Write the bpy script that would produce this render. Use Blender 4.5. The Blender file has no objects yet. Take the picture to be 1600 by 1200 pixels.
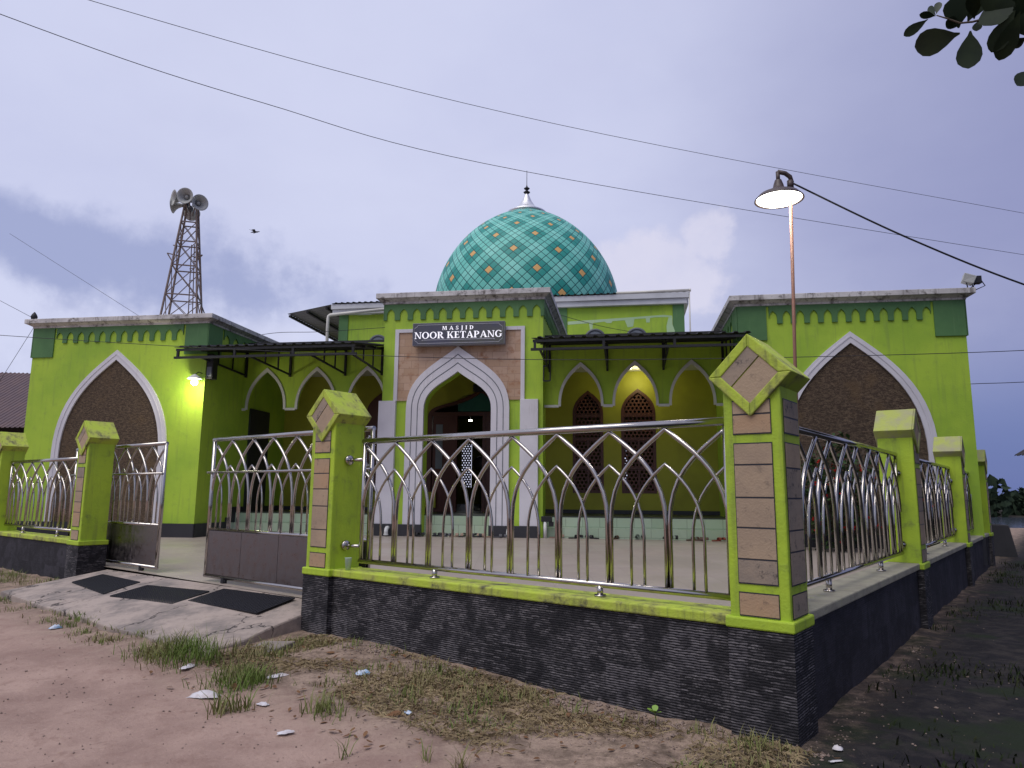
import bpy, bmesh, math, random
from mathutils import Vector, Matrix
random.seed(7)
PI = math.pi
scene = bpy.context.scene
COL = scene.collection

# ------------------------------------------------------------------ frames
YF, YA = -0.159750366, -0.660780997
O = Vector((-1.40, 19.36, 0.0))          # foot of the portal, middle of its front
K = Vector((1.861, 4.858, 0.0))          # outer foot of the corner post
FR = {'M': (O, YF), 'W': (K, YA), 'G': (Vector((0, 0, 0)), 0.0)}

def pt(frame, p):
    o, a = FR[frame]
    c, s = math.cos(a), math.sin(a)
    return Vector((o.x + c*p[0] - s*p[1], o.y + s*p[0] + c*p[1], o.z + p[2]))

class Thing:
    pass

def thing(name, label, cat, frame='G', at=(0, 0, 0), group=None):
    o = bpy.data.objects.new(name, None)
    COL.objects.link(o)
    o.empty_display_size = 0.1
    o.location = pt(frame, at)
    o.rotation_euler = (0, 0, FR[frame][1])
    o['label'] = label; o['category'] = cat
    if group: o['group'] = group
    o['_at'] = at
    return o

class MB:
    def __init__(s):
        s.v = []; s.f = []; s.mi = []; s.uv = None; s.sm = []
    def face(s, idx, m=0, smooth=False):
        s.f.append(tuple(idx)); s.mi.append(m); s.sm.append(smooth)
    def add(s, vs):
        n = len(s.v); s.v.extend([tuple(p) for p in vs]); return n
    def box(s, x0, y0, z0, x1, y1, z1, m=0):
        n = s.add([(x0,y0,z0),(x1,y0,z0),(x1,y1,z0),(x0,y1,z0),(x0,y0,z1),(x1,y0,z1),(x1,y1,z1),(x0,y1,z1)])
        for q in ((0,3,2,1),(4,5,6,7),(0,1,5,4),(1,2,6,5),(2,3,7,6),(3,0,4,7)):
            s.face([n+i for i in q], m)
        return s
    def hexa(s, b, t, m=0):                     # 4 bottom points, 4 top points
        n = s.add(list(b)+list(t))
        for q in ((0,3,2,1),(4,5,6,7),(0,1,5,4),(1,2,6,5),(2,3,7,6),(3,0,4,7)):
            s.face([n+i for i in q], m)
        return s
    def prism(s, poly, plane, a, b, m=0):       # polygon in a plane, pushed from a to b along the third axis
        def P(q, w):
            if plane == 'xz': return (q[0], w, q[1])
            if plane == 'yz': return (w, q[0], q[1])
            return (q[0], q[1], w)
        k = len(poly)
        n = s.add([P(q, a) for q in poly]+[P(q, b) for q in poly])
        s.face([n+i for i in range(k)], m)
        s.face([n+k+i for i in reversed(range(k))], m)
        for i in range(k):
            j = (i+1) % k
            s.face([n+i, n+k+i, n+k+j, n+j], m)
        return s
    def strip(s, outer, inner, plane, a, b, m=0):   # solid band between two curves of equal length
        for i in range(len(outer)-1):
            s.prism([outer[i], outer[i+1], inner[i+1], inner[i]], plane, a, b, m)
        return s
    def tube(s, path, r, n=8, m=0, cap=True):
        path = [Vector(p) for p in path]
        N = len(path); rings = []
        rr = r if isinstance(r, (list, tuple)) else [r]*N
        ref = None
        for i in range(N):
            if i == 0: d = path[1]-path[0]
            elif i == N-1: d = path[-1]-path[-2]
            else: d = (path[i+1]-path[i]).normalized()+(path[i]-path[i-1]).normalized()
            if d.length < 1e-9: d = path[min(i+1, N-1)]-path[max(i-1, 0)]
            d.normalize()
            if ref is None:
                ref = Vector((0,0,1)) if abs(d.z) < .9 else Vector((1,0,0))
            x = d.cross(ref)
            if x.length < 1e-6: x = d.cross(Vector((0.3,1,0.2)))
            x.normalize(); y = x.cross(d).normalized(); ref = y
            rings.append(s.add([path[i]+(x*math.cos(2*PI*k/n)+y*math.sin(2*PI*k/n))*rr[i] for k in range(n)]))
        for i in range(N-1):
            a, b = rings[i], rings[i+1]
            for k in range(n):
                l = (k+1) % n
                s.face([a+k, a+l, b+l, b+k], m, True)
        if cap:
            s.face([rings[0]+k for k in reversed(range(n))], m)
            s.face([rings[-1]+k for k in range(n)], m)
        return s
    def bar(s, a, b, w=.03, h=None, m=0):       # square bar from a to b
        a, b = Vector(a), Vector(b); d = (b-a).normalized()
        h = h or w
        ref = Vector((0,0,1)) if abs(d.z) < .95 else Vector((0,1,0))
        x = d.cross(ref).normalized()*w/2; y = x.normalized().cross(d).normalized()*h/2
        s.hexa([a-x-y, a+x-y, a+x+y, a-x+y], [b-x-y, b+x-y, b+x+y, b-x+y], m)
        return s
    def lathe(s, prof, n=32, c=(0,0,0), axis=None, m=0, smooth=True):
        c = Vector(c)
        if axis is None: R = Matrix.Identity(3)
        else: R = Vector((0,0,1)).rotation_difference(Vector(axis).normalized()).to_matrix()
        rings = []
        for r, z in prof:
            rings.append(s.add([c+R@Vector((r*math.cos(2*PI*k/n), r*math.sin(2*PI*k/n), z)) for k in range(n)]))
        for a, b in zip(rings, rings[1:]):
            for k in range(n):
                l = (k+1) % n
                s.face([a+k, a+l, b+l, b+k], m, smooth)
        return s
    def build(s, name, mats, parent=None, at=None, bevel=0, label=None, kind=None, frame=None):
        me = bpy.data.meshes.new(name)
        if at is None and parent is not None:
            q = parent
            while q.parent: q = q.parent
            at = tuple(q['_at'])
        at = at or (0,0,0)
        if frame:
            vs = [tuple(pt(frame, p)) for p in s.v]
        else:
            vs = [(p[0]-at[0], p[1]-at[1], p[2]-at[2]) for p in s.v]
        me.from_pydata(vs, [], s.f)
        if not isinstance(mats, (list, tuple)): mats = [mats]
        for m in mats: me.materials.append(m)
        me.polygons.foreach_set('material_index', s.mi)
        me.polygons.foreach_set('use_smooth', s.sm)
        me.update()
        bm = bmesh.new(); bm.from_mesh(me)
        bmesh.ops.recalc_face_normals(bm, faces=bm.faces)
        bm.to_mesh(me); bm.free()
        o = bpy.data.objects.new(name, me)
        COL.objects.link(o)
        if parent: o.parent = parent
        if label: o['label'] = label
        if kind: o['kind'] = kind
        if bevel:
            b = o.modifiers.new('bevel', 'BEVEL'); b.width = bevel; b.segments = 2
            b.limit_method = 'ANGLE'; b.angle_limit = math.radians(40)
        return o

# ------------------------------------------------------------------ materials
def newmat(name):
    m = bpy.data.materials.new(name); m.use_nodes = True
    nt = m.node_tree
    return m, nt, nt.nodes['Principled BSDF']

def N(nt, t, **kw):
    n = nt.nodes.new(t)
    for k, v in kw.items():
        if k in n.inputs: n.inputs[k].default_value = v
        else: setattr(n, k, v)
    return n

def mixc(nt, fac, a, b, mode='MIX'):
    n = nt.nodes.new('ShaderNodeMix'); n.data_type = 'RGBA'; n.blend_type = mode
    for s, v in ((n.inputs[0], fac), (n.inputs[6], a), (n.inputs[7], b)):
        if hasattr(v, 'is_linked') or hasattr(v, 'links'): nt.links.new(v, s)
        elif isinstance(v, (int, float)): s.default_value = v
        else: s.default_value = (*v[:3], 1)
    return n.outputs[2]

def mth(nt, op, a, b=None, c=None):
    n = nt.nodes.new('ShaderNodeMath'); n.operation = op
    for i, v in enumerate((a, b, c)):
        if v is None: continue
        if isinstance(v, (int, float)): n.inputs[i].default_value = v
        else: nt.links.new(v, n.inputs[i])
    return n.outputs[0]

def ramp(nt, src, p0, p1, c0=0.0, c1=1.0):
    n = nt.nodes.new('ShaderNodeMapRange'); n.clamp = True; n.interpolation_type = 'SMOOTHSTEP'
    nt.links.new(src, n.inputs[0])
    for i, v in enumerate((p0, p1, c0, c1)): n.inputs[i+1].default_value = v
    return n.outputs[0]

def coords(nt, scale=(1,1,1), loc=(0,0,0)):
    tc = nt.nodes.new('ShaderNodeTexCoord')
    mp = nt.nodes.new('ShaderNodeMapping')
    mp.inputs['Scale'].default_value = scale; mp.inputs['Location'].default_value = loc
    nt.links.new(tc.outputs['Object'], mp.inputs['Vector'])
    return mp.outputs['Vector']

def noise(nt, vec, scale, detail=5, rough=.55):
    n = N(nt, 'ShaderNodeTexNoise')
    n.inputs['Scale'].default_value = scale; n.inputs['Detail'].default_value = detail
    n.inputs['Roughness'].default_value = rough
    nt.links.new(vec, n.inputs['Vector'])
    return n.outputs['Fac']

def bump(nt, bsdf, h, strength=.3, dist=.02):
    b = N(nt, 'ShaderNodeBump'); b.inputs['Strength'].default_value = strength; b.inputs['Distance'].default_value = dist
    nt.links.new(h, b.inputs['Height']); nt.links.new(b.outputs[0], bsdf.inputs['Normal'])

def paint(name, col, rough=.6, dirt=(.1,.09,.06), amount=.35, streak=.4, fade=None, bs=.15, big=1.1, thr=.6, sthr=.56):
    """painted render: slow tone drift, thin rain streaks, fine grain"""
    m, nt, b = newmat(name)
    v = coords(nt); vs = coords(nt, (7, 7, .55))
    n1 = noise(nt, v, big, 4); n2 = noise(nt, vs, 1.3, 6, .65); n3 = noise(nt, v, 40, 3)
    c = mixc(nt, ramp(nt, n1, .35, .7), col, fade or tuple(x*.8 for x in col))
    st = mth(nt, 'MULTIPLY', ramp(nt, n2, sthr, sthr+.2), streak)
    c = mixc(nt, st, c, dirt)
    n4 = noise(nt, v, 5, 7, .7)
    c = mixc(nt, mth(nt, 'MULTIPLY', ramp(nt, n4, thr, thr+.18), amount), c, dirt)
    nt.links.new(c, b.inputs['Base Color']); b.inputs['Roughness'].default_value = rough
    bump(nt, b, mth(nt, 'ADD', mth(nt, 'MULTIPLY', n3, .3), n4), bs, .02)
    return m

LIME = (.40, .58, .045)
M = {}
M['lime'] = paint('lime_paint', LIME, .7, (.20,.30,.06), .35, .4, (.29,.47,.035), .3, .8, .54, .5)
M['lime_fence'] = paint('fence_lime_paint', (.43,.59,.034), .7, (.14,.16,.05), .55, .4, (.34,.49,.034), .35, 2.5, .54, .52)
M['lime_mossy'] = paint('weathered_lime_paint', (.45,.57,.05), .75, (.085,.085,.05), .9, .7, (.42,.45,.09), .45, 5, .53, .5)
M['capstone'] = paint('weathered_cap', (.40,.45,.10), .8, (.30,.28,.20), .9, .6, (.36,.35,.20), .4, 5)
M['ledgegrey'] = paint('weathered_coping', (.36,.34,.25), .8, (.33,.38,.06), .9, .4, (.26,.24,.19), .4, 5)
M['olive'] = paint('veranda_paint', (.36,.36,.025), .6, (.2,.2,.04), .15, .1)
M['dgreen'] = paint('dark_green_paint', (.085,.205,.065), .6, (.16,.29,.12), .4, .4, (.06,.155,.05))
M['white'] = paint('white_paint', (.68,.66,.70), .6, (.30,.25,.2), .3, .25, (.6,.58,.62))
M['trim'] = paint('white_trim', (.62,.63,.60), .6, (.35,.35,.3), .2, .15)
M['cornice'] = paint('weathered_cornice', (.66,.64,.62), .75, (.085,.07,.06), .9, .7, (.45,.43,.42), .3, 2, .50, .52)
M['fascia'] = paint('grey_fascia', (.60,.61,.63), .6, (.3,.28,.26), .3, .3)
M['black'] = paint('black_skirting', (.028,.028,.035), .5, (.08,.08,.08), .4, .2)
M['ceiling'] = paint('ceiling_board', (.6,.6,.55), .7, (.4,.4,.35), .2, 0)
M['redwood'] = paint('dark_red_wood', (.085,.022,.014), .45, (.03,.012,.01), .4, .3)
M['dkdoor'] = paint('dark_door', (.018,.022,.026), .5, (.03,.03,.03), .2, .1)
M['teal'] = paint('teal_cloth', (.02,.11,.09), .8, (.01,.05,.04), .3, .2)
M['pole'] = paint('rusty_pole', (.27,.125,.085), .6, (.12,.055,.04), .6, .2)
M['shade'] = paint('brown_enamel', (.075,.05,.045), .45, (.04,.03,.028), .4, .1)
M['rust'] = paint('rusty_angle_iron', (.15,.105,.09), .65, (.06,.038,.03), .8, .2, (.20,.15,.125), .2, 8)
M['horn'] = paint('horn_grey', (.46,.47,.45), .45, (.2,.2,.17), .5, .3)
M['blackmetal'] = paint('black_metal', (.010,.010,.013), .6, (.02,.02,.02), .3, .2)
M['roofdark'] = paint('dark_roofing', (.022,.021,.026), .65, (.05,.045,.045), .5, .3)
M['roofunder'] = paint('grey_roof_underside', (.17,.17,.18), .5, (.08,.08,.08), .5, .3)
M['rustroof'] = paint('rusty_sheet_roof', (.11,.075,.085), .75, (.05,.032,.03), .8, .5, (.14,.09,.09), .3, 3)
M['darkwall'] = paint('dark_boards', (.025,.022,.022), .8, (.05,.045,.04), .4, .2)
M['plastic_w'] = paint('white_plastic', (.72,.72,.70), .4, (.4,.38,.34), .2, .1)
M['pipe'] = paint('cream_pipe', (.66,.64,.57), .45, (.4,.36,.3), .3, .3)
M['granite'] = paint('dark_floor_edge', (.04,.05,.045), .35, (.08,.09,.08), .3, 0)
M['wire'] = paint('cable_sheath', (.018,.018,.022), .6, (.03,.03,.03), .1, 0)
M['glass'] = paint('grey_pane', (.17,.19,.22), .25, (.1,.1,.12), .2, .1)
M['greyframe'] = paint('grey_frame', (.12,.13,.15), .5, (.06,.06,.07), .3, .2)
M['concrete'] = paint('dark_concrete', (.04,.038,.04), .9, (.02,.02,.02), .6, .3)
M['palepatch'] = paint('pale_primer', (.42,.60,.33), .7, (.44,.60,.1), .7, .4, (.5,.66,.4))
M['sandal'] = [paint('sandal_'+n, c, .6, (.02,.02,.02), .2, 0) for n, c in (('black', (.016,.016,.018)), ('brown', (.11,.055,.035)), ('grey', (.07,.07,.08)), ('red', (.28,.06,.04)), ('tan', (.3,.2,.14)))]

def steel(name, col, rough, dirt=.25):
    m, nt, b = newmat(name)
    v = coords(nt); n = noise(nt, v, 9, 6, .7); f = noise(nt, v, 60, 3)
    c = mixc(nt, mth(nt, 'MULTIPLY', ramp(nt, n, .5, .75), dirt), col, (.20,.14,.10))
    nt.links.new(c, b.inputs['Base Color']); b.inputs['Metallic'].default_value = 1
    nt.links.new(ramp(nt, n, .3, .8, rough*.7, rough*1.7), b.inputs['Roughness'])
    bump(nt, b, f, .05, .004)
    return m
M['steel'] = steel('stainless_steel', (.47,.44,.41), .15)
M['steel_sheet'] = steel('brushed_sheet', (.215,.195,.19), .36, .15)

def brick(nt, vec, w, h, mortar, bias=0, off=.5):
    n = N(nt, 'ShaderNodeTexBrick'); n.offset = off
    for k, v in (('Scale', 1), ('Mortar Size', mortar), ('Bias', bias), ('Brick Width', w), ('Row Height', h), ('Mortar Smooth', .2)):
        n.inputs[k].default_value = v
    n.inputs['Color1'].default_value = (0,0,0,1); n.inputs['Color2'].default_value = (1,1,1,1); n.inputs['Mortar'].default_value = (0,0,0,1)
    nt.links.new(vec, n.inputs['Vector'])
    return n
def wallvec(nt):
    tc = nt.nodes.new('ShaderNodeTexCoord'); sp = nt.nodes.new('ShaderNodeSeparateXYZ'); cb = nt.nodes.new('ShaderNodeCombineXYZ')
    nt.links.new(tc.outputs['Object'], sp.inputs[0])
    nt.links.new(mth(nt, 'ADD', sp.outputs[0], sp.outputs[1]), cb.inputs[0]); nt.links.new(sp.outputs[2], cb.inputs[1])
    return cb.outputs[0], tc.outputs['Object']

def cladding(name, plain=False):
    m, nt, b = newmat(name)
    v, ob = wallvec(nt)
    sx = nt.nodes.new('ShaderNodeSeparateXYZ'); nt.links.new(v, sx.inputs[0])
    wob = mth(nt, 'MULTIPLY', mth(nt, 'SUBTRACT', noise(nt, ob, 7, 3), .5), .012)
    zr = mth(nt, 'MULTIPLY', mth(nt, 'ADD', sx.outputs[1], wob), 1/.0185); row = mth(nt, 'FLOOR', zr)
    wn = nt.nodes.new('ShaderNodeTexWhiteNoise'); wn.noise_dimensions = '1D'; nt.links.new(row, wn.inputs['W'])
    xc = mth(nt, 'ADD', mth(nt, 'MULTIPLY', sx.outputs[0], 1/.082), mth(nt, 'MULTIPLY', wn.outputs['Value'], 7))
    cell = mth(nt, 'FLOOR', xc); cv = nt.nodes.new('ShaderNodeCombineXYZ'); nt.links.new(cell, cv.inputs[0]); nt.links.new(row, cv.inputs[1])
    wc = nt.nodes.new('ShaderNodeTexWhiteNoise'); wc.noise_dimensions = '2D'; nt.links.new(cv.outputs[0], wc.inputs['Vector'])
    fz = mth(nt, 'FRACT', zr); fx = mth(nt, 'FRACT', xc)
    lens = mth(nt, 'MULTIPLY', mth(nt, 'MULTIPLY', fx, mth(nt, 'SUBTRACT', 1, fx)), 4)          # chips thin out at both ends
    gapm = ramp(nt, mth(nt, 'SUBTRACT', fz, mth(nt, 'ADD', .34, mth(nt, 'MULTIPLY', lens, .24))), -.14, .06)
    class fine: outputs = {'Color': wc.outputs['Value'], 'Fac': gapm}
    tile = brick(nt, v, .31, .31, .002)
    n = noise(nt, ob, 2.0, 6, .65); g = noise(nt, ob, 45, 4, .7); p2 = noise(nt, ob, 5.5, 4)
    tone = mth(nt, 'ADD', mth(nt, 'MULTIPLY', mth(nt, 'POWER', tile.outputs['Color'], 1.6), .75), mth(nt, 'MULTIPLY', ramp(nt, n, .40, .66), .45))
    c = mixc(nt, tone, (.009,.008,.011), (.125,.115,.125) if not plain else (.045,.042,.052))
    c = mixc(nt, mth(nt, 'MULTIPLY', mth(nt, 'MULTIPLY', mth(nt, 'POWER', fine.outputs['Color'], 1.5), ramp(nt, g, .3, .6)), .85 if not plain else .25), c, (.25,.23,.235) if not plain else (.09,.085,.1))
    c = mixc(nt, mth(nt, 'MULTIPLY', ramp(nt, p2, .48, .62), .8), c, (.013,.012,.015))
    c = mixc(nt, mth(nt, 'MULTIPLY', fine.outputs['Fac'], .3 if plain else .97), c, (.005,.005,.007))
    nt.links.new(c, b.inputs['Base Color']); b.inputs['Roughness'].default_value = .7
    b.inputs['Specular IOR Level'].default_value = .3
    h = mth(nt, 'SUBTRACT', mth(nt, 'MULTIPLY', fine.outputs['Color'], .6), mth(nt, 'MULTIPLY', fine.outputs['Fac'], 1.2))
    bump(nt, b, mth(nt, 'ADD', h, mth(nt, 'MULTIPLY', g, .4)), .25 if plain else .8, .012)
    return m
M['clad'] = cladding('black_stone_cladding')
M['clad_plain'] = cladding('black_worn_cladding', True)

def stone(name, a, bcol, stain=(.06,.05,.045), amt=.35):
    m, nt, b = newmat(name)
    v = coords(nt); n = noise(nt, v, 3.5, 6, .6); k = noise(nt, v, 16, 6, .75); g = noise(nt, v, 70, 2)
    c = mixc(nt, ramp(nt, n, .35, .65), a, bcol)
    c = mixc(nt, mth(nt, 'MULTIPLY', ramp(nt, k, .54, .68), amt), c, stain)
    nt.links.new(c, b.inputs['Base Color']); b.inputs['Roughness'].default_value = .75
    bump(nt, b, mth(nt, 'ADD', k, g), .3, .01)
    return m
M['tan'] = [stone('tan_tile', (.43,.315,.205), (.36,.265,.18)), stone('orange_tile', (.44,.285,.165), (.40,.28,.175), amt=.5), stone('grey_tile', (.35,.27,.195), (.26,.21,.165), amt=.9)]

def blockwork(name, w, h, c1, c2, c3, mort, mc=(.3,.2,.15), rough=.6, b_s=.3, off=.5):
    m, nt, b = newmat(name)
    v, ob = wallvec(nt)
    br = brick(nt, v, w, h, mort, 0, off)
    n = noise(nt, ob, 4, 7, .7)
    c = mixc(nt, br.outputs['Color'], c1, c2)
    c = mixc(nt, ramp(nt, n, .5, .68), c, c3)
    c = mixc(nt, br.outputs['Fac'], c, mc)
    nt.links.new(c, b.inputs['Base Color']); b.inputs['Roughness'].default_value = rough
    bump(nt, b, mth(nt, 'SUBTRACT', mth(nt, 'MULTIPLY', n, .3), br.outputs['Fac']), b_s, .01)
    return m
M['portalstone'] = blockwork('tan_block_stone', .42, .21, (.42,.27,.17), (.52,.36,.26), (.34,.17,.09), .004, (.26,.16,.11))
M['minttile'] = blockwork('mint_step_tile', .45, .245, (.36,.47,.33), (.45,.55,.41), (.40,.50,.34), .005, (.16,.2,.14), .35, .2)

def roughcast():
    m, nt, b = newmat('brown_roughcast')
    v = coords(nt, (1.0,1.0,2.2)); n = noise(nt, v, 11, 9, .8); k = noise(nt, v, 42, 4, .65); l = noise(nt, coords(nt), 1.5, 3)
    c = mixc(nt, ramp(nt, n, .4, .68), (.085,.055,.035), (.31,.215,.13))
    c = mixc(nt, mth(nt, 'MULTIPLY', ramp(nt, l, .55, .75), .6), c, (.24,.15,.07))
    c = mixc(nt, ramp(nt, k, .55, .3), c, (.04,.025,.018))
    nt.links.new(c, b.inputs['Base Color']); b.inputs['Roughness'].default_value = .9
    bump(nt, b, mth(nt, 'ADD', n, k), 1.0, .06)
    return m
M['roughcast'] = roughcast()

def floor_mat():
    m, nt, b = newmat('courtyard_tile')
    v = coords(nt)
    br = brick(nt, v, .6, .6, .005, 0, 0)
    n = noise(nt, v, .6, 5); st = noise(nt, coords(nt, (.4,3,1)), 2, 5)
    c = mixc(nt, br.outputs['Color'], (.36,.305,.265), (.39,.335,.29))
    c = mixc(nt, mth(nt, 'MULTIPLY', ramp(nt, n, .4, .7), .6), c, (.30,.24,.205))
    c = mixc(nt, mth(nt, 'MULTIPLY', ramp(nt, st, .5, .8), .35), c, (.43,.38,.33))
    c = mixc(nt, mth(nt, 'MULTIPLY', br.outputs['Fac'], .5), c, (.25,.2,.17))
    nt.links.new(c, b.inputs['Base Color']); nt.links.new(ramp(nt, n, .3, .7, .3, .55), b.inputs['Roughness'])
    return m
M['floor'] = floor_mat()

def ground_mat():
    m, nt, b = newmat('dirt_ground')
    v = coords(nt)
    tc = nt.nodes.new('ShaderNodeTexCoord'); sp = nt.nodes.new('ShaderNodeSeparateXYZ'); nt.links.new(tc.outputs['Object'], sp.inputs[0])
    x, y = sp.outputs[0], sp.outputs[1]
    ca, sa = math.cos(YA), math.sin(YA)
    # t: along the front wall, w: distance in front of it
    dx = mth(nt, 'SUBTRACT', x, K.x); dy = mth(nt, 'SUBTRACT', y, K.y)
    t = mth(nt, 'ADD', mth(nt, 'MULTIPLY', dx, ca), mth(nt, 'MULTIPLY', dy, sa))
    w = mth(nt, 'SUBTRACT', mth(nt, 'MULTIPLY', dx, sa), mth(nt, 'MULTIPLY', dy, ca))
    n1 = noise(nt, v, .9, 6, .6); n2 = noise(nt, v, 5, 8, .7); n3 = noise(nt, v, 30, 5, .7); n4 = noise(nt, v, 110, 2)
    road = mixc(nt, ramp(nt, n1, .35, .65), (.42,.295,.24), (.29,.195,.16))
    road = mixc(nt, mth(nt, 'MULTIPLY', ramp(nt, n2, .50, .68), .7), road, (.27,.175,.14))
    road = mixc(nt, mth(nt, 'MULTIPLY', ramp(nt, n3, .54, .72), .45), road, (.22,.15,.125))
    road = mixc(nt, mth(nt, 'MULTIPLY', ramp(nt, n3, .44, .30), .4), road, (.48,.36,.30))
    verge = mixc(nt, ramp(nt, n2, .38, .64), (.36,.265,.205), (.17,.125,.095))
    verge = mixc(nt, mth(nt, 'MULTIPLY', ramp(nt, n3, .5, .75), .7), verge, (.11,.075,.05))
    wj = mth(nt, 'ADD', w, mth(nt, 'MULTIPLY', n2, 1.6))
    c = mixc(nt, ramp(nt, wj, 2.9, 1.9), road, verge)
    shade_soil = mixc(nt, ramp(nt, n2, .4, .66), (.017,.016,.019), (.040,.035,.034))  # near-black tone paints edge vignetting into the ground right of the wall
    shade_soil = mixc(nt, ramp(nt, n1, .5, .62), shade_soil, (.020,.027,.016))
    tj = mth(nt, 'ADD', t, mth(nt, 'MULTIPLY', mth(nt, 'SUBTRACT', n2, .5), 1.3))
    c = mixc(nt, ramp(nt, tj, -.7, .35), c, shade_soil)
    c = mixc(nt, mth(nt, 'MULTIPLY', ramp(nt, n4, .6, .75), .3), c, mixc(nt, .6, c, (.05,.035,.03)))
    straw = noise(nt, coords(nt, (3,3,3)), 9, 9, .8)
    strip = mth(nt, 'MULTIPLY', ramp(nt, wj, 2.6, 1.6), ramp(nt, tj, .3, -.6))
    c = mixc(nt, mth(nt, 'MULTIPLY', mth(nt, 'MULTIPLY', ramp(nt, straw, .52, .66), strip), .6), c, (.42,.33,.23))
    c = mixc(nt, mth(nt, 'MULTIPLY', mth(nt, 'MULTIPLY', ramp(nt, straw, .46, .34), strip), .8), c, (.07,.05,.035))
    c = mixc(nt, mth(nt, 'MULTIPLY', ramp(nt, y, 40, 60), 1), c, (.05,.045,.04))
    nt.links.new(c, b.inputs['Base Color']); b.inputs['Roughness'].default_value = .95
    b.inputs['Specular IOR Level'].default_value = .15
    bump(nt, b, mth(nt, 'ADD', mth(nt, 'MULTIPLY', n3, .6), n2), .55, .035)
    return m
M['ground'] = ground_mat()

def slab_mat():
    m, nt, b = newmat('worn_concrete')
    v = coords(nt); n = noise(nt, v, 2.2, 7, .65); k = noise(nt, v, 14, 6, .7)
    vo = N(nt, 'ShaderNodeTexVoronoi'); vo.feature = 'DISTANCE_TO_EDGE'; vo.inputs['Scale'].default_value = .7
    wv = nt.nodes.new('ShaderNodeVectorMath'); wv.operation = 'ADD'
    tn = N(nt, 'ShaderNodeTexNoise'); tn.inputs['Scale'].default_value = 3; tn.inputs['Detail'].default_value = 5; nt.links.new(v, tn.inputs['Vector'])
    sc = nt.nodes.new('ShaderNodeVectorMath'); sc.operation = 'SCALE'; sc.inputs['Scale'].default_value = .9
    nt.links.new(tn.outputs['Color'], sc.inputs[0]); nt.links.new(v, wv.inputs[0]); nt.links.new(sc.outputs[0], wv.inputs[1]); nt.links.new(wv.outputs[0], vo.inputs['Vector'])
    crack = mth(nt, 'MULTIPLY', ramp(nt, vo.outputs['Distance'], .014, .004), ramp(nt, n, .36, .5))
    c = mixc(nt, ramp(nt, n, .38, .66), (.40,.325,.275), (.21,.18,.16))
    c = mixc(nt, mth(nt, 'MULTIPLY', ramp(nt, k, .52, .72), .5), c, (.14,.115,.10))
    c = mixc(nt, crack, c, (.05,.04,.035))
    nt.links.new(c, b.inputs['Base Color']); b.inputs['Roughness'].default_value = .9
    bump(nt, b, mth(nt, 'SUBTRACT', mth(nt, 'ADD', n, k), crack), .5, .02)
    return m
M['slab'] = slab_mat()

def dome_mat():
    m, nt, b = newmat('dome_tiles')
    uv = nt.nodes.new('ShaderNodeUVMap'); sp = nt.nodes.new('ShaderNodeSeparateXYZ'); nt.links.new(uv.outputs[0], sp.inputs[0])
    p, q = sp.outputs[0], sp.outputs[1]
    def dark(a):        # 1 where the cell belongs to the dark diamonds
        return mth(nt, 'LESS_THAN', mth(nt, 'FLOORED_MODULO', mth(nt, 'FLOOR', a), 5), 2.5)
    def mid(a):
        return mth(nt, 'COMPARE', mth(nt, 'FLOORED_MODULO', mth(nt, 'FLOOR', a), 5), 1, .3)
    def edge(a):
        f = mth(nt, 'FRACT', a); return mth(nt, 'MINIMUM', f, mth(nt, 'SUBTRACT', 1, f))
    dd = mth(nt, 'MULTIPLY', dark(p), dark(q)); oo = mth(nt, 'MULTIPLY', mid(p), mid(q))
    ll = mth(nt, 'MULTIPLY', mth(nt, 'SUBTRACT', 1, dark(p)), mth(nt, 'SUBTRACT', 1, dark(q)))
    e = mth(nt, 'MINIMUM', edge(p), edge(q))
    cell = N(nt, 'ShaderNodeTexWhiteNoise'); cb = nt.nodes.new('ShaderNodeCombineXYZ')
    nt.links.new(mth(nt, 'FLOOR', p), cb.inputs[0]); nt.links.new(mth(nt, 'FLOOR', q), cb.inputs[1]); nt.links.new(cb.outputs[0], cell.inputs['Vector'])
    c = mixc(nt, ll, (.17,.58,.48), (.25,.68,.57))
    c = mixc(nt, dd, c, (.030,.30,.25))
    c = mixc(nt, mth(nt, 'MULTIPLY', cell.outputs['Value'], .22), c, (.04,.33,.28))
    c = mixc(nt, oo, c, (.70,.42,.15))
    c = mixc(nt, ramp(nt, e, .075, .03), c, (.008,.07,.07))
    nt.links.new(c, b.inputs['Base Color']); b.inputs['Roughness'].default_value = .5; b.inputs['Specular IOR Level'].default_value = .3
    bump(nt, b, ramp(nt, e, .02, .12), .3, .02)
    return m
M['dome'] = dome_mat()

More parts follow.
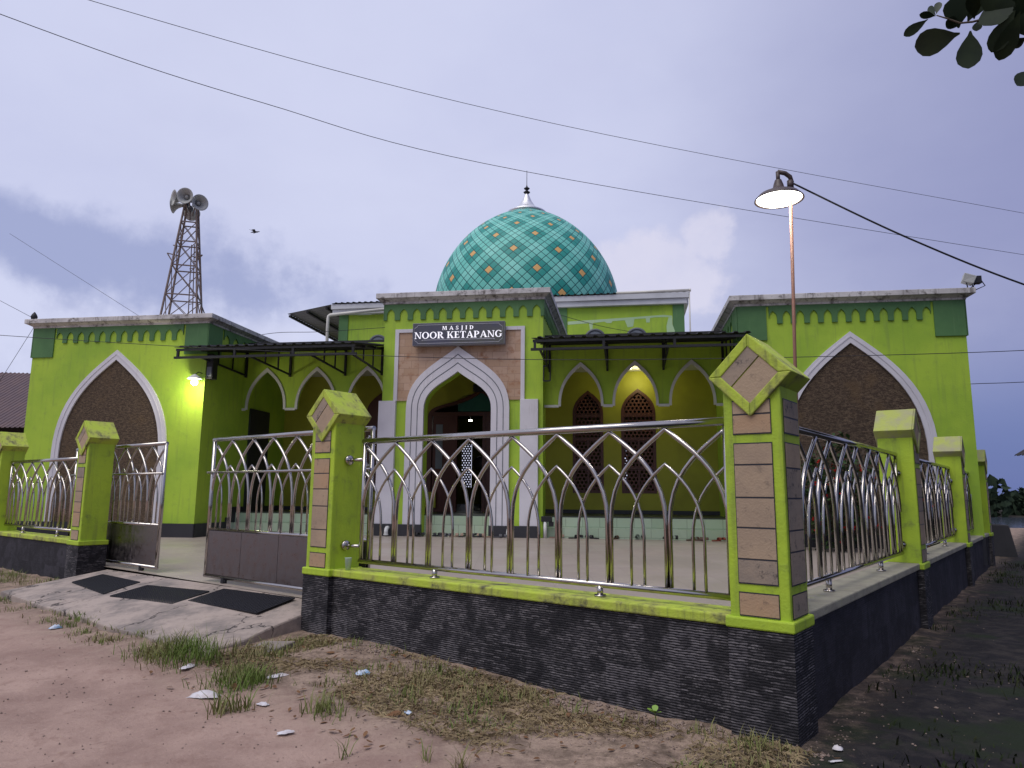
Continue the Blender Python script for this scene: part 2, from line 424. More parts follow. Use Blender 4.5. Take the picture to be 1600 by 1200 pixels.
def lattice_mat(name, col, p, q, hr=.34):
    m, nt, b = newmat(name)
    tc = nt.nodes.new('ShaderNodeTexCoord'); sp = nt.nodes.new('ShaderNodeSeparateXYZ'); nt.links.new(tc.outputs['Object'], sp.inputs[0])
    x, z = sp.outputs[0], sp.outputs[2]
    def d(ox, oz):
        a = mth(nt, 'SUBTRACT', mth(nt, 'FRACT', mth(nt, 'ADD', mth(nt, 'MULTIPLY', x, 1/p), ox)), .5)
        c = mth(nt, 'SUBTRACT', mth(nt, 'FRACT', mth(nt, 'ADD', mth(nt, 'MULTIPLY', z, 1/q), oz)), .5)
        a = mth(nt, 'MULTIPLY', a, p); c = mth(nt, 'MULTIPLY', c, q)
        return mth(nt, 'SQRT', mth(nt, 'ADD', mth(nt, 'MULTIPLY', a, a), mth(nt, 'MULTIPLY', c, c)))
    hole = mth(nt, 'LESS_THAN', mth(nt, 'MINIMUM', d(0,0), d(.5,.5)), p*hr)
    b.inputs['Base Color'].default_value = (*col, 1); b.inputs['Roughness'].default_value = .5
    tr = nt.nodes.new('ShaderNodeBsdfTransparent'); mx = nt.nodes.new('ShaderNodeMixShader')
    nt.links.new(hole, mx.inputs[0]); nt.links.new(b.outputs[0], mx.inputs[1]); nt.links.new(tr.outputs[0], mx.inputs[2])
    nt.links.new(mx.outputs[0], nt.nodes['Material Output'].inputs['Surface'])
    return m
M['lattice_far'] = lattice_mat('far_pierced_wood', (.05,.02,.015), .15, .26, .24)
M['lattice'] = lattice_mat('pierced_red_wood', (.10,.028,.018), .125, .2165)

def emit(name, col, s):
    m, nt, b = newmat(name)
    b.inputs['Base Color'].default_value = (*col, 1)
    b.inputs['Emission Color'].default_value = (*col, 1); b.inputs['Emission Strength'].default_value = s
    return m
M['lampglow'] = emit('lit_diffuser', (1, .97, .88), 9)
M['bulb'] = emit('lit_bulb', (1, .98, .85), 14)
M['signtext'] = emit('lit_lettering', (.95, .94, 1.0), .55)

def plain(name, col, rough=.6, spec=.5, trans=0, two=None, sc=8, rim=None):
    m, nt, b = newmat(name)
    if two:
        v = coords(nt); n = noise(nt, v, sc, 4)
        nt.links.new(mixc(nt, ramp(nt, n, .35, .65), col, two), b.inputs['Base Color'])
    else: b.inputs['Base Color'].default_value = (*col, 1)
    b.inputs['Roughness'].default_value = rough; b.inputs['Specular IOR Level'].default_value = spec
    if trans: b.inputs['Transmission Weight'].default_value = trans
    return m
M['signface'] = plain('sign_face', (.075,.075,.115), .3, .5, 0, (.10,.10,.085), 1.2)
M['signline'] = plain('sign_border', (.45,.45,.5), .4)
M['signedge'] = plain('sign_edge', (.2,.2,.23), .4)
M['leaf'] = plain('tree_leaf', (.030,.055,.018), .5, .4, 0, (.045,.07,.02), 3)
M['leafdark'] = plain('big_leaf', (.016,.028,.012), .5, .3, 0, (.026,.042,.016), 12)
M['bark'] = paint('bark', (.10,.075,.055), .9, (.04,.03,.02), .6, .5)
M['grass'] = plain('grass_blade', (.12,.18,.035), .7, .2, 0, (.23,.20,.09), 1.6)
M['straw'] = plain('straw_blade', (.34,.265,.15), .85, .15, 0, (.20,.15,.085), 5)
M['sprout'] = plain('sprout_leaf', (.20,.34,.05), .6)
M['grassd'] = plain('grass_shaded', (.020,.032,.012), .8, .1, 0, (.032,.036,.016), 2.2)  # darker copy of the grass, shade put into its colour
M['bush'] = plain('shrub_leaf', (.022,.05,.014), .5, .4, 0, (.035,.07,.018), 9)
M['flower'] = plain('red_petal', (.55,.025,.02), .6, .2, 0, (.42,.015,.015), 14)
M['deadleaf'] = plain('dead_leaf', (.20,.105,.05), .8, .2, 0, (.12,.06,.03), 6)
M['pebble'] = plain('pebble', (.30,.23,.19), .9, .2, 0, (.16,.12,.1), 9)
M['rubber'] = plain('rubber_mat', (.017,.017,.022), .7, .3)
M['bag'] = plain('white_film', (.66,.64,.66), .5, .4, 0, (.55,.5,.5), 20)
M['bluefilm'] = plain('blue_white_film', (.62,.67,.74), .5, .4, 0, (.25,.42,.62), 18)
M['cup'] = plain('clear_plastic', (.55,.68,.55), .25, .5, .25)
M['bird'] = plain('dark_feather', (.03,.03,.035), .8)
M['forest'] = plain('far_leaves', (.018,.030,.020), .9, .1, 0, (.030,.045,.026), .5)
M['fanblack'] = plain('black_plastic', (.012,.012,.014), .5)
M['silver'] = steel('galvanised_cap', (.75,.75,.76), .4, .1)

def water_mat():
    m, nt, b = newmat('river_water')
    v = coords(nt, (1, 3, 1)); n = noise(nt, v, .35, 5)
    b.inputs['Base Color'].default_value = (.05,.06,.08,1); b.inputs['Roughness'].default_value = .12
    bump(nt, b, n, .35, .15)
    return m
M['water'] = water_mat()

# ------------------------------------------------------------------ shapes
def arc(half, zs, za, n=14, uc=0.0, k1=None, a2=.45, sl=.8):
    """pointed arch from (uc+half, zs) over (uc, za) to (uc-half, zs)"""
    h = za-zs
    if k1 is None: k1 = .55
    P0, P1, P2, P3 = (half, zs), (half, zs+k1*h), (a2*half, za-a2*half*sl), (0, za)
    right = []
    for i in range(n+1):
        t = i/n; c = (1-t)**3, 3*t*(1-t)**2, 3*t*t*(1-t), t**3
        right.append((uc+sum(w*p[0] for w, p in zip(c, (P0, P1, P2, P3))), sum(w*p[1] for w, p in zip(c, (P0, P1, P2, P3)))))
    left = [(2*uc-x, z) for x, z in reversed(right[:-1])]
    return right+left

def wall_open(mb, u0, u1, z0, z1, v0, v1, ops, m=0):
    """straight wall with pointed openings (uc, half, zb, zs, za)"""
    x = u0
    for uc, half, zb, zs, za in sorted(ops):
        if uc-half > x+1e-4: mb.box(x, v0, z0, uc-half, v1, z1, m)
        if zb > z0+1e-4: mb.box(uc-half, v0, z0, uc+half, v1, zb, m)
        a = arc(half, zs, za, 14, uc) if za > zs else [(uc+half, zs), (uc-half, zs)]
        for p, q in zip(a, a[1:]):
            mb.prism([p, (p[0], z1), (q[0], z1), q], 'xz', v0, v1, m)
        x = uc+half
    if u1 > x+1e-4: mb.box(x, v0, z0, u1, v1, z1, m)

def arch_band(mb, uc, ho, zso, zao, hi, zsi, zai, zb, v0, v1, m=0, n=14):
    o = [(uc+ho, zb)]+arc(ho, zso, zao, n, uc)+[(uc-ho, zb)]
    i = [(uc+hi, zb)]+arc(hi, zsi, zai, n, uc)+[(uc-hi, zb)]
    mb.strip(o, i, 'xz', v0, v1, m)

def frieze(mb, a0, a1, n, ztop, zpend, zblk, blk, plane, p0, p1, nh=.66, m=0):
    """dark band with n pointed notches; blk = width of the solid end blocks (0: half pendants)"""
    if blk:
        mb.prism([(a0, zblk), (a0+blk, zblk), (a0+blk, ztop), (a0, ztop)], plane, p0, p1, m)
        mb.prism([(a1-blk, zblk), (a1, zblk), (a1, ztop), (a1-blk, ztop)], plane, p0, p1, m)
    s, e = a0+blk, a1-blk
    pit = (e-s)/n; pw = pit*.40; nw = pit-pw
    za = ztop-(ztop-zpend)*.30
    lead = -pw/2 if blk else 0
    for k in range(n):
        c = s+pit*(k+.5)
        curve = arc(nw/2, zpend+(za-zpend)*.45, za, 5, c)
        for p, q in zip(curve, curve[1:]):
            mb.prism([p, (p[0], ztop), (q[0], ztop), q], plane, p0, p1, m)
        if k < n-1 or not blk:
            mb.prism([(c+nw/2, zpend), (min(c+nw/2+pw, e), zpend), (min(c+nw/2+pw, e), ztop), (c+nw/2, ztop)], plane, p0, p1, m)
        if k == 0 or not blk:
            l = max(c-nw/2-pw/2, s)
            if k == 0:
                mb.prism([(s, zpend if not blk else ztop-.02), (c-nw/2, zpend if not blk else ztop-.02), (c-nw/2, ztop), (s, ztop)], plane, p0, p1, m)
        if k == n-1 and blk:
            mb.prism([(c+nw/2, ztop-.02), (e, ztop-.02), (e, ztop), (c+nw/2, ztop)], plane, p0, p1, m)

def cornice(u0, u1, v0, v1, z0, name, parent, lo=.05, hi=.2, h1=.11, h2=.13):
    mb = MB()
    mb.box(u0-lo, v0-lo, z0, u1+lo, v1, z0+h1)
    mb.box(u0-hi, v0-hi, z0+h1, u1+hi, v1, z0+h1+h2)
    # a slanting soffit between the two steps
    mb.hexa([(u0-lo-.003, v0-lo-.003, z0+h1*.45), (u1+lo+.003, v0-lo-.003, z0+h1*.45), (u1+lo+.003, v1-.003, z0+h1*.45), (u0-lo-.003, v1-.003, z0+h1*.45)],
            [(u0-hi+.03, v0-hi+.03, z0+h1-.002), (u1+hi-.03, v0-hi+.03, z0+h1-.002), (u1+hi-.03, v1-.003, z0+h1-.002), (u0-hi+.03, v1-.003, z0+h1-.002)])
    return mb.build(name, M['cornice'], parent, bevel=.012)

# ------------------------------------------------------------------ the setting: ground, paving, water
def sstep(x): x = max(0.0, min(1.0, x)); return x*x*(3-2*x)
def wloc(x, y):
    c, s = math.cos(YA), math.sin(YA); dx, dy = x-K.x, y-K.y
    return dx*c+dy*s, -dx*s+dy*c
def gz(x, y):
    t, w = wloc(x, y)
    z = 0.0
    if t < 1.0:
        z += .11*sstep((-t-.5)/4)*sstep(1-max(0, -w)/2.6) if w < .6 else .11*sstep((-t-.5)/4)*sstep(1-(w-.6)/1.5)
    if w < 0: z += -.022*math.exp(-((w+4.1)/.28)**2)-.018*math.exp(-((w+5.5)/.3)**2)+.014*math.exp(-((w+4.75)/.35)**2)
    z += .012*math.sin(x*7.3+2*math.sin(y*2.1))*math.sin(y*6.1+1.5*math.sin(x*1.9))+.006*math.sin(x*15+y*4)*math.sin(y*13-x*5)
    z += .018*math.sin(x*1.7+y*.6)*math.sin(y*1.3-x*.4)+.010*math.sin(x*4.1+1)*math.sin(y*3.7)
    d = y
    if d > 40: z -= 2.6*sstep((d-40)/26)
    if d > 113: z += 3.4*sstep((d-113)/22)
    return z
def axis_pts(dense0, dense1, step, far):
    a = []; x = dense0
    while x <= dense1: a.append(x); x += step
    s = step; x = dense1
    while x < far: s *= 1.25; x += s; a.append(x)
    s = step; x = dense0
    pre = []
    while x > -far: s *= 1.25; x -= s; pre.append(x)
    return sorted(pre)+a
xs = axis_pts(-9, 7, .11, 420); ys = [y for y in axis_pts(1.5, 15, .11, 420)]
mb = MB(); nx = len(xs)
for y in ys:
    for x in xs: mb.v.append((x, y, gz(x, y)+(random.uniform(-.006, .006) if 1 < y < 16 and -10 < x < 8 else 0)))
for j in range(len(ys)-1):
    for i in range(nx-1): mb.face([j*nx+i, j*nx+i+1, (j+1)*nx+i+1, (j+1)*nx+i], 0, True)
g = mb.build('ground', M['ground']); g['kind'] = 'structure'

mb = MB(); n = mb.add([(-420, 48, -1.5), (420, 48, -1.5), (420, 150, -1.5), (-420, 150, -1.5)]); mb.face([n, n+1, n+2, n+3])
w = mb.build('water', M['water']); w['kind'] = 'structure'

# paved courtyard: from the inside of the fence up to the building, very slightly rising
mb = MB()
def cz(y): return .345+.105*sstep(y/11)
cy = [.40+.6*k for k in range(46)]
c0 = [(-18.5, y) for y in cy]
nxx = 2
for y in cy: mb.v.append((-18.5, y, cz(y))); mb.v.append((-.22 if y < 14.5 else -6.0, y, cz(y)))
for j in range(len(cy)-1): mb.face([2*j, 2*j+1, 2*j+3, 2*j+2])
vs = [tuple(pt('W', p)) for p in mb.v]
def clip_back(vs):        # keep the paving off the ground behind the mosque
    return vs
fl = mb.build('courtyard_paving', M['floor'], None, frame='W'); fl['kind'] = 'structure'

# concrete ramp in front of the gate
slab_top = [(-7.36,10.57,.14),(-6.1,9.5,.12),(-5.0,8.64,.11),(-4.5,8.2,.105),(-3.98,7.84,.10),(-3.21,7.19,.095),(-2.78,6.86,.10),(-2.80,7.12,.12),(-2.62,7.30,.15),(-2.50,7.62,.2),(-2.28,8.05,.27),(-2.42,8.80,.343),(-4.5,10.26,.343),(-6.45,11.66,.343)]
mb = MB(); k = len(slab_top)
ctr = (-4.4, 8.9, .235)
nb = mb.add(slab_top); nd = mb.add([(x, y, -.12) for x, y, z in slab_top]); nc = mb.add([ctr])
for i in range(k):
    j = (i+1) % k
    mb.face([nb+i, nb+j, nc]); mb.face([nb+i, nd+i, nd+j, nb+j])
sl = mb.build('pavement', M['slab']); sl['kind'] = 'structure'
bv = sl.modifiers.new('bevel', 'BEVEL'); bv.width = .02; bv.segments = 2; bv.limit_method = 'ANGLE'; bv.angle_limit = math.radians(50)
mb = MB()
mb.hexa([(-2.72,6.92,-.02),(-2.42,6.78,-.02),(-2.12,7.32,.02),(-2.44,7.36,.02)], [(-2.72,6.92,.045),(-2.42,6.78,.05),(-2.12,7.32,.14),(-2.44,7.36,.13)])
o = mb.build('slab_fragment', M['slab'], bevel=.01); o['label'] = 'broken corner of concrete leaning at the foot of the gate post'; o['category'] = 'concrete slab'

# ------------------------------------------------------------------ mosque
mq = thing('mosque', 'lime green single storey mosque with teal diamond tiled dome and arched white portal', 'mosque', 'M', (0, 0, 0))
FZ = .45

def wing(u0, u1, v0, v1, label):
    wl_ = MB()
    uc = (u0+u1)/2; ho, hi = 1.72, 1.50
    # walls: front with the big pointed recess, the other sides plain
    ops = [(uc, hi, .2, 2.55, 5.15)]
    wall_open(wl_, u0, u1, .2, 6.1, v0, v0+.25, ops)
    wl_.box(u0, v0+.25, .2, u0+.25, v1, 6.1); wl_.box(u1-.25, v0+.25, .2, u1, v1, 6.1)
    wl_.box(u0+.25, v1-.25, .2, u1-.25, v1, 6.1); wl_.box(u0+.25, v0+.25, 5.9, u1-.25, v1-.25, 6.1)
    w_ = wl_.build('wing', M['lime'], mq, label=label)
    p = MB(); p.prism([(uc-hi-.03, .2), (uc+hi+.03, .2)]+arc(hi+.03, 2.55, 5.20, 14, uc), 'xz', v0-.012, v0+.24); p.build('roughcast_panel', M['roughcast'], w_)
    f = MB(); arch_band(f, uc, ho, 2.6, 5.42, hi, 2.55, 5.15, .74, v0-.05, v0+.05)
    arch_band(f, uc, ho-.09, 2.59, 5.33, ho-.12, 2.58, 5.29, .74, v0-.062, v0-.051)
    f.build('arch_frame', M['white'], w_)
    fr = MB(); frieze(fr, u0-.02, u1+.02, 12, 6.1, 5.66, 5.26, .68, 'xz', v0-.035, v0)
    frieze(fr, v0-.035, v1, 20, 6.098, 5.66, 5.26, .68, 'yz', u1, u1+.035)
    frieze(fr, v0-.035, v1, 20, 6.098, 5.66, 5.26, .68, 'yz', u0-.035, u0)
    fr.build('frieze', M['dgreen'], w_)
    cornice(u0, u1, v0, v1, 6.1, 'cornice', w_)
    s = MB()
    for a, b in ((u0-.03, uc-hi), (uc+hi, u1+.03)): s.box(a, v0-.03, .15, b, v0, .74)
    s.box(uc-hi-.03, v0-.04, .3, uc+hi+.03, v0-.013, .74)
    s.box(u1, v0-.03, .15, u1+.03, .2 if u1 < 0 else v1, .74); s.box(u0-.03, v0-.03, .15, u0, .2 if u0 > 0 else v1, .74)
    s.build('skirting', M['black'], w_)
    return w_
wing(-12.05, -6.69, -1.62, 9.0, 'left wing beside the entrance gate')
wing(7.17, 12.20, -1.60, 9.0, 'right wing behind the flowering shrub')

# portal
PW = 2.27
pm = MB()
wall_open(pm, -PW, PW, .2, 6.9, 0, .34, [(-.09, .95, .2, 3.87, 4.92)])
pm.box(-PW, .34, 5.4, -PW+.25, 7.0, 6.9); pm.box(PW-.25, .34, 5.4, PW, 7.0, 6.9); pm.box(-PW+.25, .34, 6.7, PW-.25, 7.0, 6.9)
pm.box(-PW, .34, .2, -PW+.3, .62, 5.4); pm.box(PW-.3, .34, .2, PW, .62, 5.4)
po = pm.build('portal', M['lime'], mq)
a = MB(); arch_band(a, -.09, 1.45, 3.88, 5.63, .95, 3.87, 4.92, .75, -.10, 0)
a.build('portal_arch', M['white'], po)
a = MB()
for ho_, z_, zz in ((1.30, 5.41, 3.88), (1.13, 5.17, 3.88)):
    arch_band(a, -.09, ho_, zz, z_, ho_-.022, zz, z_-.03, .75, -.104, -.1005)
a.build('arch_groove', M['greyframe'], po)
a = MB()
wall_open(a, -1.82, 1.66, 4.12, 6.06, -.03, 0, [(-.09, 1.35, 4.12, 4.13, 5.30)])
a.build('stone_panel', M['portalstone'], po)
a = MB(); a.box(-1.93, -.06, 4.12, -1.822, 0, 6.16); a.box(1.662, -.06, 4.12, 1.77, 0, 6.16); a.box(-1.822, -.06, 6.062, 1.662, 0, 6.16)
a.build('panel_border', M['white'], po)
for x0, x1 in ((-2.33, -1.84), (1.66, 2.15)):
    a = MB(); a.box(x0, -.12, .75, x1, 0, 4.118); a.build('pilaster', M['white'], po, bevel=.01)
for x0, x1 in ((-2.35, -1.02), (.84, 2.19)):
    a = MB(); a.box(x0, -.15, .3, x1, -.001, .748); a.build('skirting', M['black'], po, bevel=.006)
fr = MB(); frieze(fr, -PW-.01, PW+.01, 12, 6.9, 6.44, 6.44, 0, 'xz', -.035, 0)
frieze(fr, -.035, 7, 20, 6.898, 6.44, 6.44, 0, 'yz', PW, PW+.035); frieze(fr, -.035, 7, 20, 6.898, 6.44, 6.44, 0, 'yz', -PW-.035, -PW)
fr.build('frieze', M['dgreen'], po)
cornice(-PW, PW, 0, 7.0, 6.9, 'cornice', po, .06, .22, .14, .15)

# veranda: floor, steps, arcade, ceiling, back wall
a = MB(); a.box(-6.69, .34, .2, 7.17, 2.99, 1.0); vf = a.build('veranda_floor', M['granite'], mq)
a = MB(); a.box(-6.69, .30, .2, 7.17, .338, .985); a.box(-6.69, .02, .2, -2.36, .298, .715); a.box(2.20, .10, .2, 7.17, .298, .715)
a.build('step', M['minttile'], vf)
a = MB(); a.box(-6.69, .296, .987, 7.17, .5, 1.012); a.build('step_edge', M['granite'], vf)
a = MB(); a.box(-6.686, .5, .96, -6.65, 2.99, 1.15); a.box(-6.688, .1, .70, -6.652, .5, 1.15); a.box(-6.684, -.18, .45, -6.656, .1, .86)
a.build('stair_skirting', M['black'], vf)
a = MB()
AL = [(-5.96, .63, 4.0, 4.02, 5.2), (-4.40, .63, 4.0, 4.02, 5.2), (-2.86, .60, 4.0, 4.02, 5.2)]
AR = [(3.27, .61, 4.0, 4.02, 5.18), (4.74, .61, 4.0, 4.02, 5.19), (6.24, .61, 4.0, 4.02, 5.19)]
aL = MB(); aR = MB()
def trim(a, ops, e0, e1):
    for uc, h, zb, zs, za in ops:
        arch_band(a, uc, h+.005, zs, za+.005, h-.065, zs, za-.115, 3.965, .315, .362)
    ed = [e0]+[x for uc, h, *_ in ops for x in (uc-h, uc+h)]+[e1]
    for i in range(0, len(ed), 2):
        if ed[i+1]-ed[i] > .02: a.box(ed[i]-.004, .312, 3.935, ed[i+1]+.004, .364, 4.005)
for ops, e0, e1, w0, w1, lb in ((AL, -6.69, -2.26, -6.69, -PW, 'arcade left of the portal'), (AR, 2.28, 7.17, PW, 7.17, 'arcade right of the portal')):
    a = MB(); wall_open(a, w0, w1, 4.0, 5.9, .36, .56, ops); ar = a.build('arcade', M['lime'], mq, label=lb)
    a = MB(); trim(a, ops, e0, e1); a.build('arch_trim', M['trim'], ar)
a = MB(); a.box(-6.69, .56, 5.36, 7.17, 2.99, 5.44); a.build('ceiling', M['ceiling'], mq)
a = MB(); a.box(-6.69, .4, 5.88, 7.17, 7.0, 5.98); a.box(-6.69, 7.0, 5.7, 7.17, 20.0, 5.86); a.build('roof', M['roofdark'], mq)
WIN = [(3.32, .47, 1.63, 4.05, 4.78), (4.85, .52, 1.63, 4.05, 4.82)]
WINL = [(-4.9, .50, 1.63, 4.05, 4.80), (-3.35, .50, 1.63, 4.05, 4.80)]
a = MB(); wall_open(a, -6.69, 7.17, 1.0, 5.9, 3.0, 3.2, WIN+[(-.05, 1.72, 1.0, 4.0, 4.9)])
bw = a.build('hall_wall', M['olive'], mq)
a = MB(); a.box(-6.69, 3.2, 1.0, -6.5, 20, 5.7); a.box(7.0, 3.2, 1.0, 7.17, 20, 5.7)
BW = [(-4.3, .30, 1.9, 4.3, 4.3), (4.10, .42, 1.8, 4.3, 4.3)]
wall_open(a, -6.5, 7.0, 1.0, 5.7, 19.8, 20.0, BW)
a.build('hall_rear_wall', M['olive'], mq)
a = MB(); a.box(-6.5, 3.2, .8, 7.0, 19.8, 1.005); a.build('hall_floor', M['granite'], mq)
for x0, x1 in ((-6.69, -1.79), (1.69, 7.17)):
    a = MB(); a.box(x0, 2.965, 1.012, x1, 2.999, 1.13); a.build('skirting', M['black'], bw)
def lattice_window(parent, uc, h, zb, zs, za, v, bright=False):
    w_ = MB(); arch_band(w_, uc, h, zs, za, h-.09, zs, za-.12, zb, v-.04, v+.12)
    w_.box(uc-h+.09, v-.035, zb, uc+h-.09, v+.115, zb+.09); w_.box(uc-h+.09, v-.03, 3.22, uc+h-.09, v+.10, 3.32)
    w_.box(uc-h+.09, v-.03, 3.95, uc+h-.09, v+.10, 4.03); w_.box(uc-.03, v-.028, zb+.09, uc+.03, v+.098, 3.22)
    w_.box(uc-h+.09, v-.026, 2.35, uc+h-.09, v+.09, 2.42)
    f_ = w_.build('window', M['redwood'], parent)
    p_ = MB(); pl = [(uc-h+.09, zb+.09)]+[(uc+h-.09, zb+.09)]+arc(h-.09, zs, za-.12, 10, uc)
    k_ = p_.add([(x, v+.03, z) for x, z in pl]); p_.face([k_+i for i in range(len(pl))])
    p_.build('lattice', M['lattice'], f_)
for q in WIN: lattice_window(bw, *q, 3.03)
for q in WINL:
    uc, h, zb, zs, za = q
    w_ = MB(); w_.prism([(uc-h, zb), (uc+h, zb)]+arc(h, zs, za, 10, uc), 'xz', 2.965, 2.999); w_.build('shutter', M['redwood'], bw)
for uc, h, zb, zs, za in BW:
    w_ = MB(); k_ = w_.add([(uc-h, 19.7, zb), (uc+h, 19.7, zb), (uc+h, 19.7, za), (uc-h, 19.7, za)]); w_.face([k_, k_+1, k_+2, k_+3]); w_.build('lattice', M['lattice_far'], mq)
# doorway in the hall wall behind the portal
a = MB(); arch_band(a, -.05, 1.72, 4.0, 4.9, 1.58, 4.0, 4.76, 1.0, 2.95, 3.15)
a.box(-1.63, 2.96, 4.02, 1.53, 3.12, 4.14)
for x in (-.86, .06, .80): a.box(x-.05, 2.965, 1.01, x+.05, 3.11, 4.02)
dr = a.build('doorway', M['redwood'], bw)
a = MB(); a.box(-1.60, 2.99, 1.01, -.91, 3.05, 4.02); a.box(.11, 2.99, 1.01, .75, 3.05, 4.02); a.box(.85, 2.99, 1.01, 1.53, 3.05, 4.02)
a.build('door_leaf', M['redwood'], dr)
a = MB(); a.box(-1.5, 2.975, 2.35, -1.28, 2.989, 3.75); a.build('door_pane', M['glass'], dr)
a = MB(); a.prism([(-.8, 4.16), (1.5, 4.16), (1.2, 4.5), (.5, 4.7), (-.05, 4.74), (-.6, 4.68), (-.8, 4.6)], 'xz', 3.0, 3.03); a.build('transom_cloth', M['teal'], dr)
a = MB(); a.box(-1.95, 2.90, 1.14, -1.45, 2.964, 1.62); a.build('low_panel', M['olive'], bw)
a = MB(); a.box(-.30, 2.90, 4.76+.02, .75, 2.96, 5.02); a.build('display_panel', M['fanblack'], bw)
# side door in the left wing, seen through the arcade
a = MB(); a.box(-6.688, .75, 1.0, -6.63, 1.9, 4.05); a.build('side_door', M['dkdoor'], mq)

# main hall above the veranda roof
HV, HU = 7.0, 6.63
RW = [(3.4, 7.28), (4.92, 7.28), (-5.02, 7.28), (-3.5, 7.28)]
a = MB(); a.box(-HU, HV, 5.9, HU, HV+.3, 8.5); a.box(-HU, HV+.3, 5.9, -HU+.3, 20, 8.5); a.box(HU-.3, HV+.3, 5.9, HU, 20, 8.5); a.box(-HU+.3, 19.7, 5.9, HU-.3, 20, 8.5)
ha = a.build('clerestory', M['lime'], mq)
for x0, x1 in ((-HU-.02, -6.27), (1.95, 2.36), (6.24, HU+.02)):
    a = MB(); a.box(x0, HV-.04, 5.95, x1, HV, 8.5); a.build('corner_strip', M['dgreen'], ha)
for u, z in RW:
    a = MB(); a.lathe([(.40, -.06), (.40, .0), (.31, -.0), (.31, -.04)], 28, (u, HV-.03, z), (0, -1, 0))
    w_ = a.build('round_window', M['greyframe'], ha)
    a = MB(); k_ = a.add([(u+.32*math.cos(2*PI*i/24), HV-.012, z+.32*math.sin(2*PI*i/24)) for i in range(24)]); a.face([k_+i for i in range(24)]); a.build('pane', M['glass'], w_)
a = MB()
random.seed(3)
a.prism([(2.38, 7.98), (3.4, 8.02), (4.6, 8.07), (5.9, 8.13), (6.22, 8.09), (6.22, 8.04), (5.6, 8.05), (5.42, 8.03), (5.40, 7.86), (5.28, 7.86), (5.26, 8.02), (4.85, 8.0), (4.8, 7.72), (4.60, 7.70), (4.5, 7.97), (4.05, 7.95), (4.0, 7.88), (3.85, 7.88), (3.75, 7.94), (3.32, 7.9), (3.30, 7.6), (3.22, 7.58), (3.18, 7.9), (2.38, 7.86)], 'xz', HV-.005, HV)
a.prism([(6.02, 7.2), (6.0, 7.7), (6.08, 8.02), (6.22, 8.02), (6.22, 7.75), (6.3, 7.5), (6.2, 7.2)], 'xz', HV-.045, HV-.0405)
a.build('primer_patch', M['palepatch'], ha)
a = MB(); a.box(-HU-.25, HV-.18, 8.5, HU+.12, HV, 8.70); a.box(-HU-.29, HV-.25, 8.70, HU+.18, HV, 8.90)
a.box(HU, HV, 8.5, HU+.18, 20, 8.9)
a.build('fascia', M['fascia'], ha, bevel=.01)
# corrugated roof: low hip, ribbed front edge
def corr(mb, p0, p1, q0, q1, pitch=.24, h=.03, th=.012):
    """ribbed sheet: p0->p1 is the eave the ribs start from, q0->q1 the opposite edge"""
    p0, p1, q0, q1 = map(Vector, (p0, p1, q0, q1))
    L = (p1-p0).length; n_ = max(2, int(L/pitch))
    row = []
    for i in range(n_+1):
        for fr_, up in ((0, 0), (.5, 0), (.6, 1), (.85, 1), (.95, 0)):
            t_ = (i+fr_)/n_
            if t_ > 1: continue
            row.append((p0.lerp(p1, t_)+Vector((0, 0, h*up)), q0.lerp(q1, t_)+Vector((0, 0, h*up))))
    A = mb.add([r_[0] for r_ in row]); B = mb.add([r_[1] for r_ in row])
    A2 = mb.add([r_[0]-Vector((0,0,th)) for r_ in row]); B2 = mb.add([r_[1]-Vector((0,0,th)) for r_ in row])
    for i in range(len(row)-1):
        mb.face([A+i, A+i+1, B+i+1, B+i]); mb.face([A2+i, B2+i, B2+i+1, A2+i+1]); mb.face([A+i, A2+i, A2+i+1, A+i+1]); mb.face([B+i, B+i+1, B2+i+1, B2+i])
a = MB(); corr(a, (-HU-.25, HV-.3, 8.93), (4.2, HV-.3, 8.93), (-HU-.25, 13, 9.9), (4.2, 13, 9.9))
corr(a, (4.2, HV-.1, 8.94), (HU+.1, HV-.1, 8.94), (4.2, 13, 9.9), (HU+.1, 13, 9.9))
a.build('hall_roof', M['roofdark'], ha)
a = MB(); a.tube([(4.2, HV-.22, 8.95), (HU+.2, HV-.22, 8.97)], .055); a.tube([(HU+.2, HV-.22, 8.97), (HU+.26, HV-.22, 8.97)], .06)
a.tube([(6.83, HV-.2, 8.9), (6.83, HV-.2, 5.9)], .028)
a.build('gutter_pipe', M['pipe'], ha)
# lean-to on the left side of the hall
a = MB(); corr(a, (-8.80, HV-.1, 8.62), (-8.80, 20, 8.62), (-HU, HV-.1, 9.0), (-HU, 20, 9.0))
lt = a.build('side_roof', M['roofunder'], ha)
a = MB()
for x, z in ((-8.74, 8.57), (-8.0, 8.71), (-7.2, 8.85)): a.box(x-.04, HV-.05, z-.08, x+.04, 20, z)
a.build('purlin', M['blackmetal'], lt)
a = MB(); a.tube([(-2.35, HV-.32, 8.78), (-6.86, HV-.40, 8.43), (-6.93, HV-.40, 8.38), (-6.95, HV-.40, 8.28), (-6.95, HV-.4, 6.0)], .065); a.build('downpipe', M['pipe'], ha)

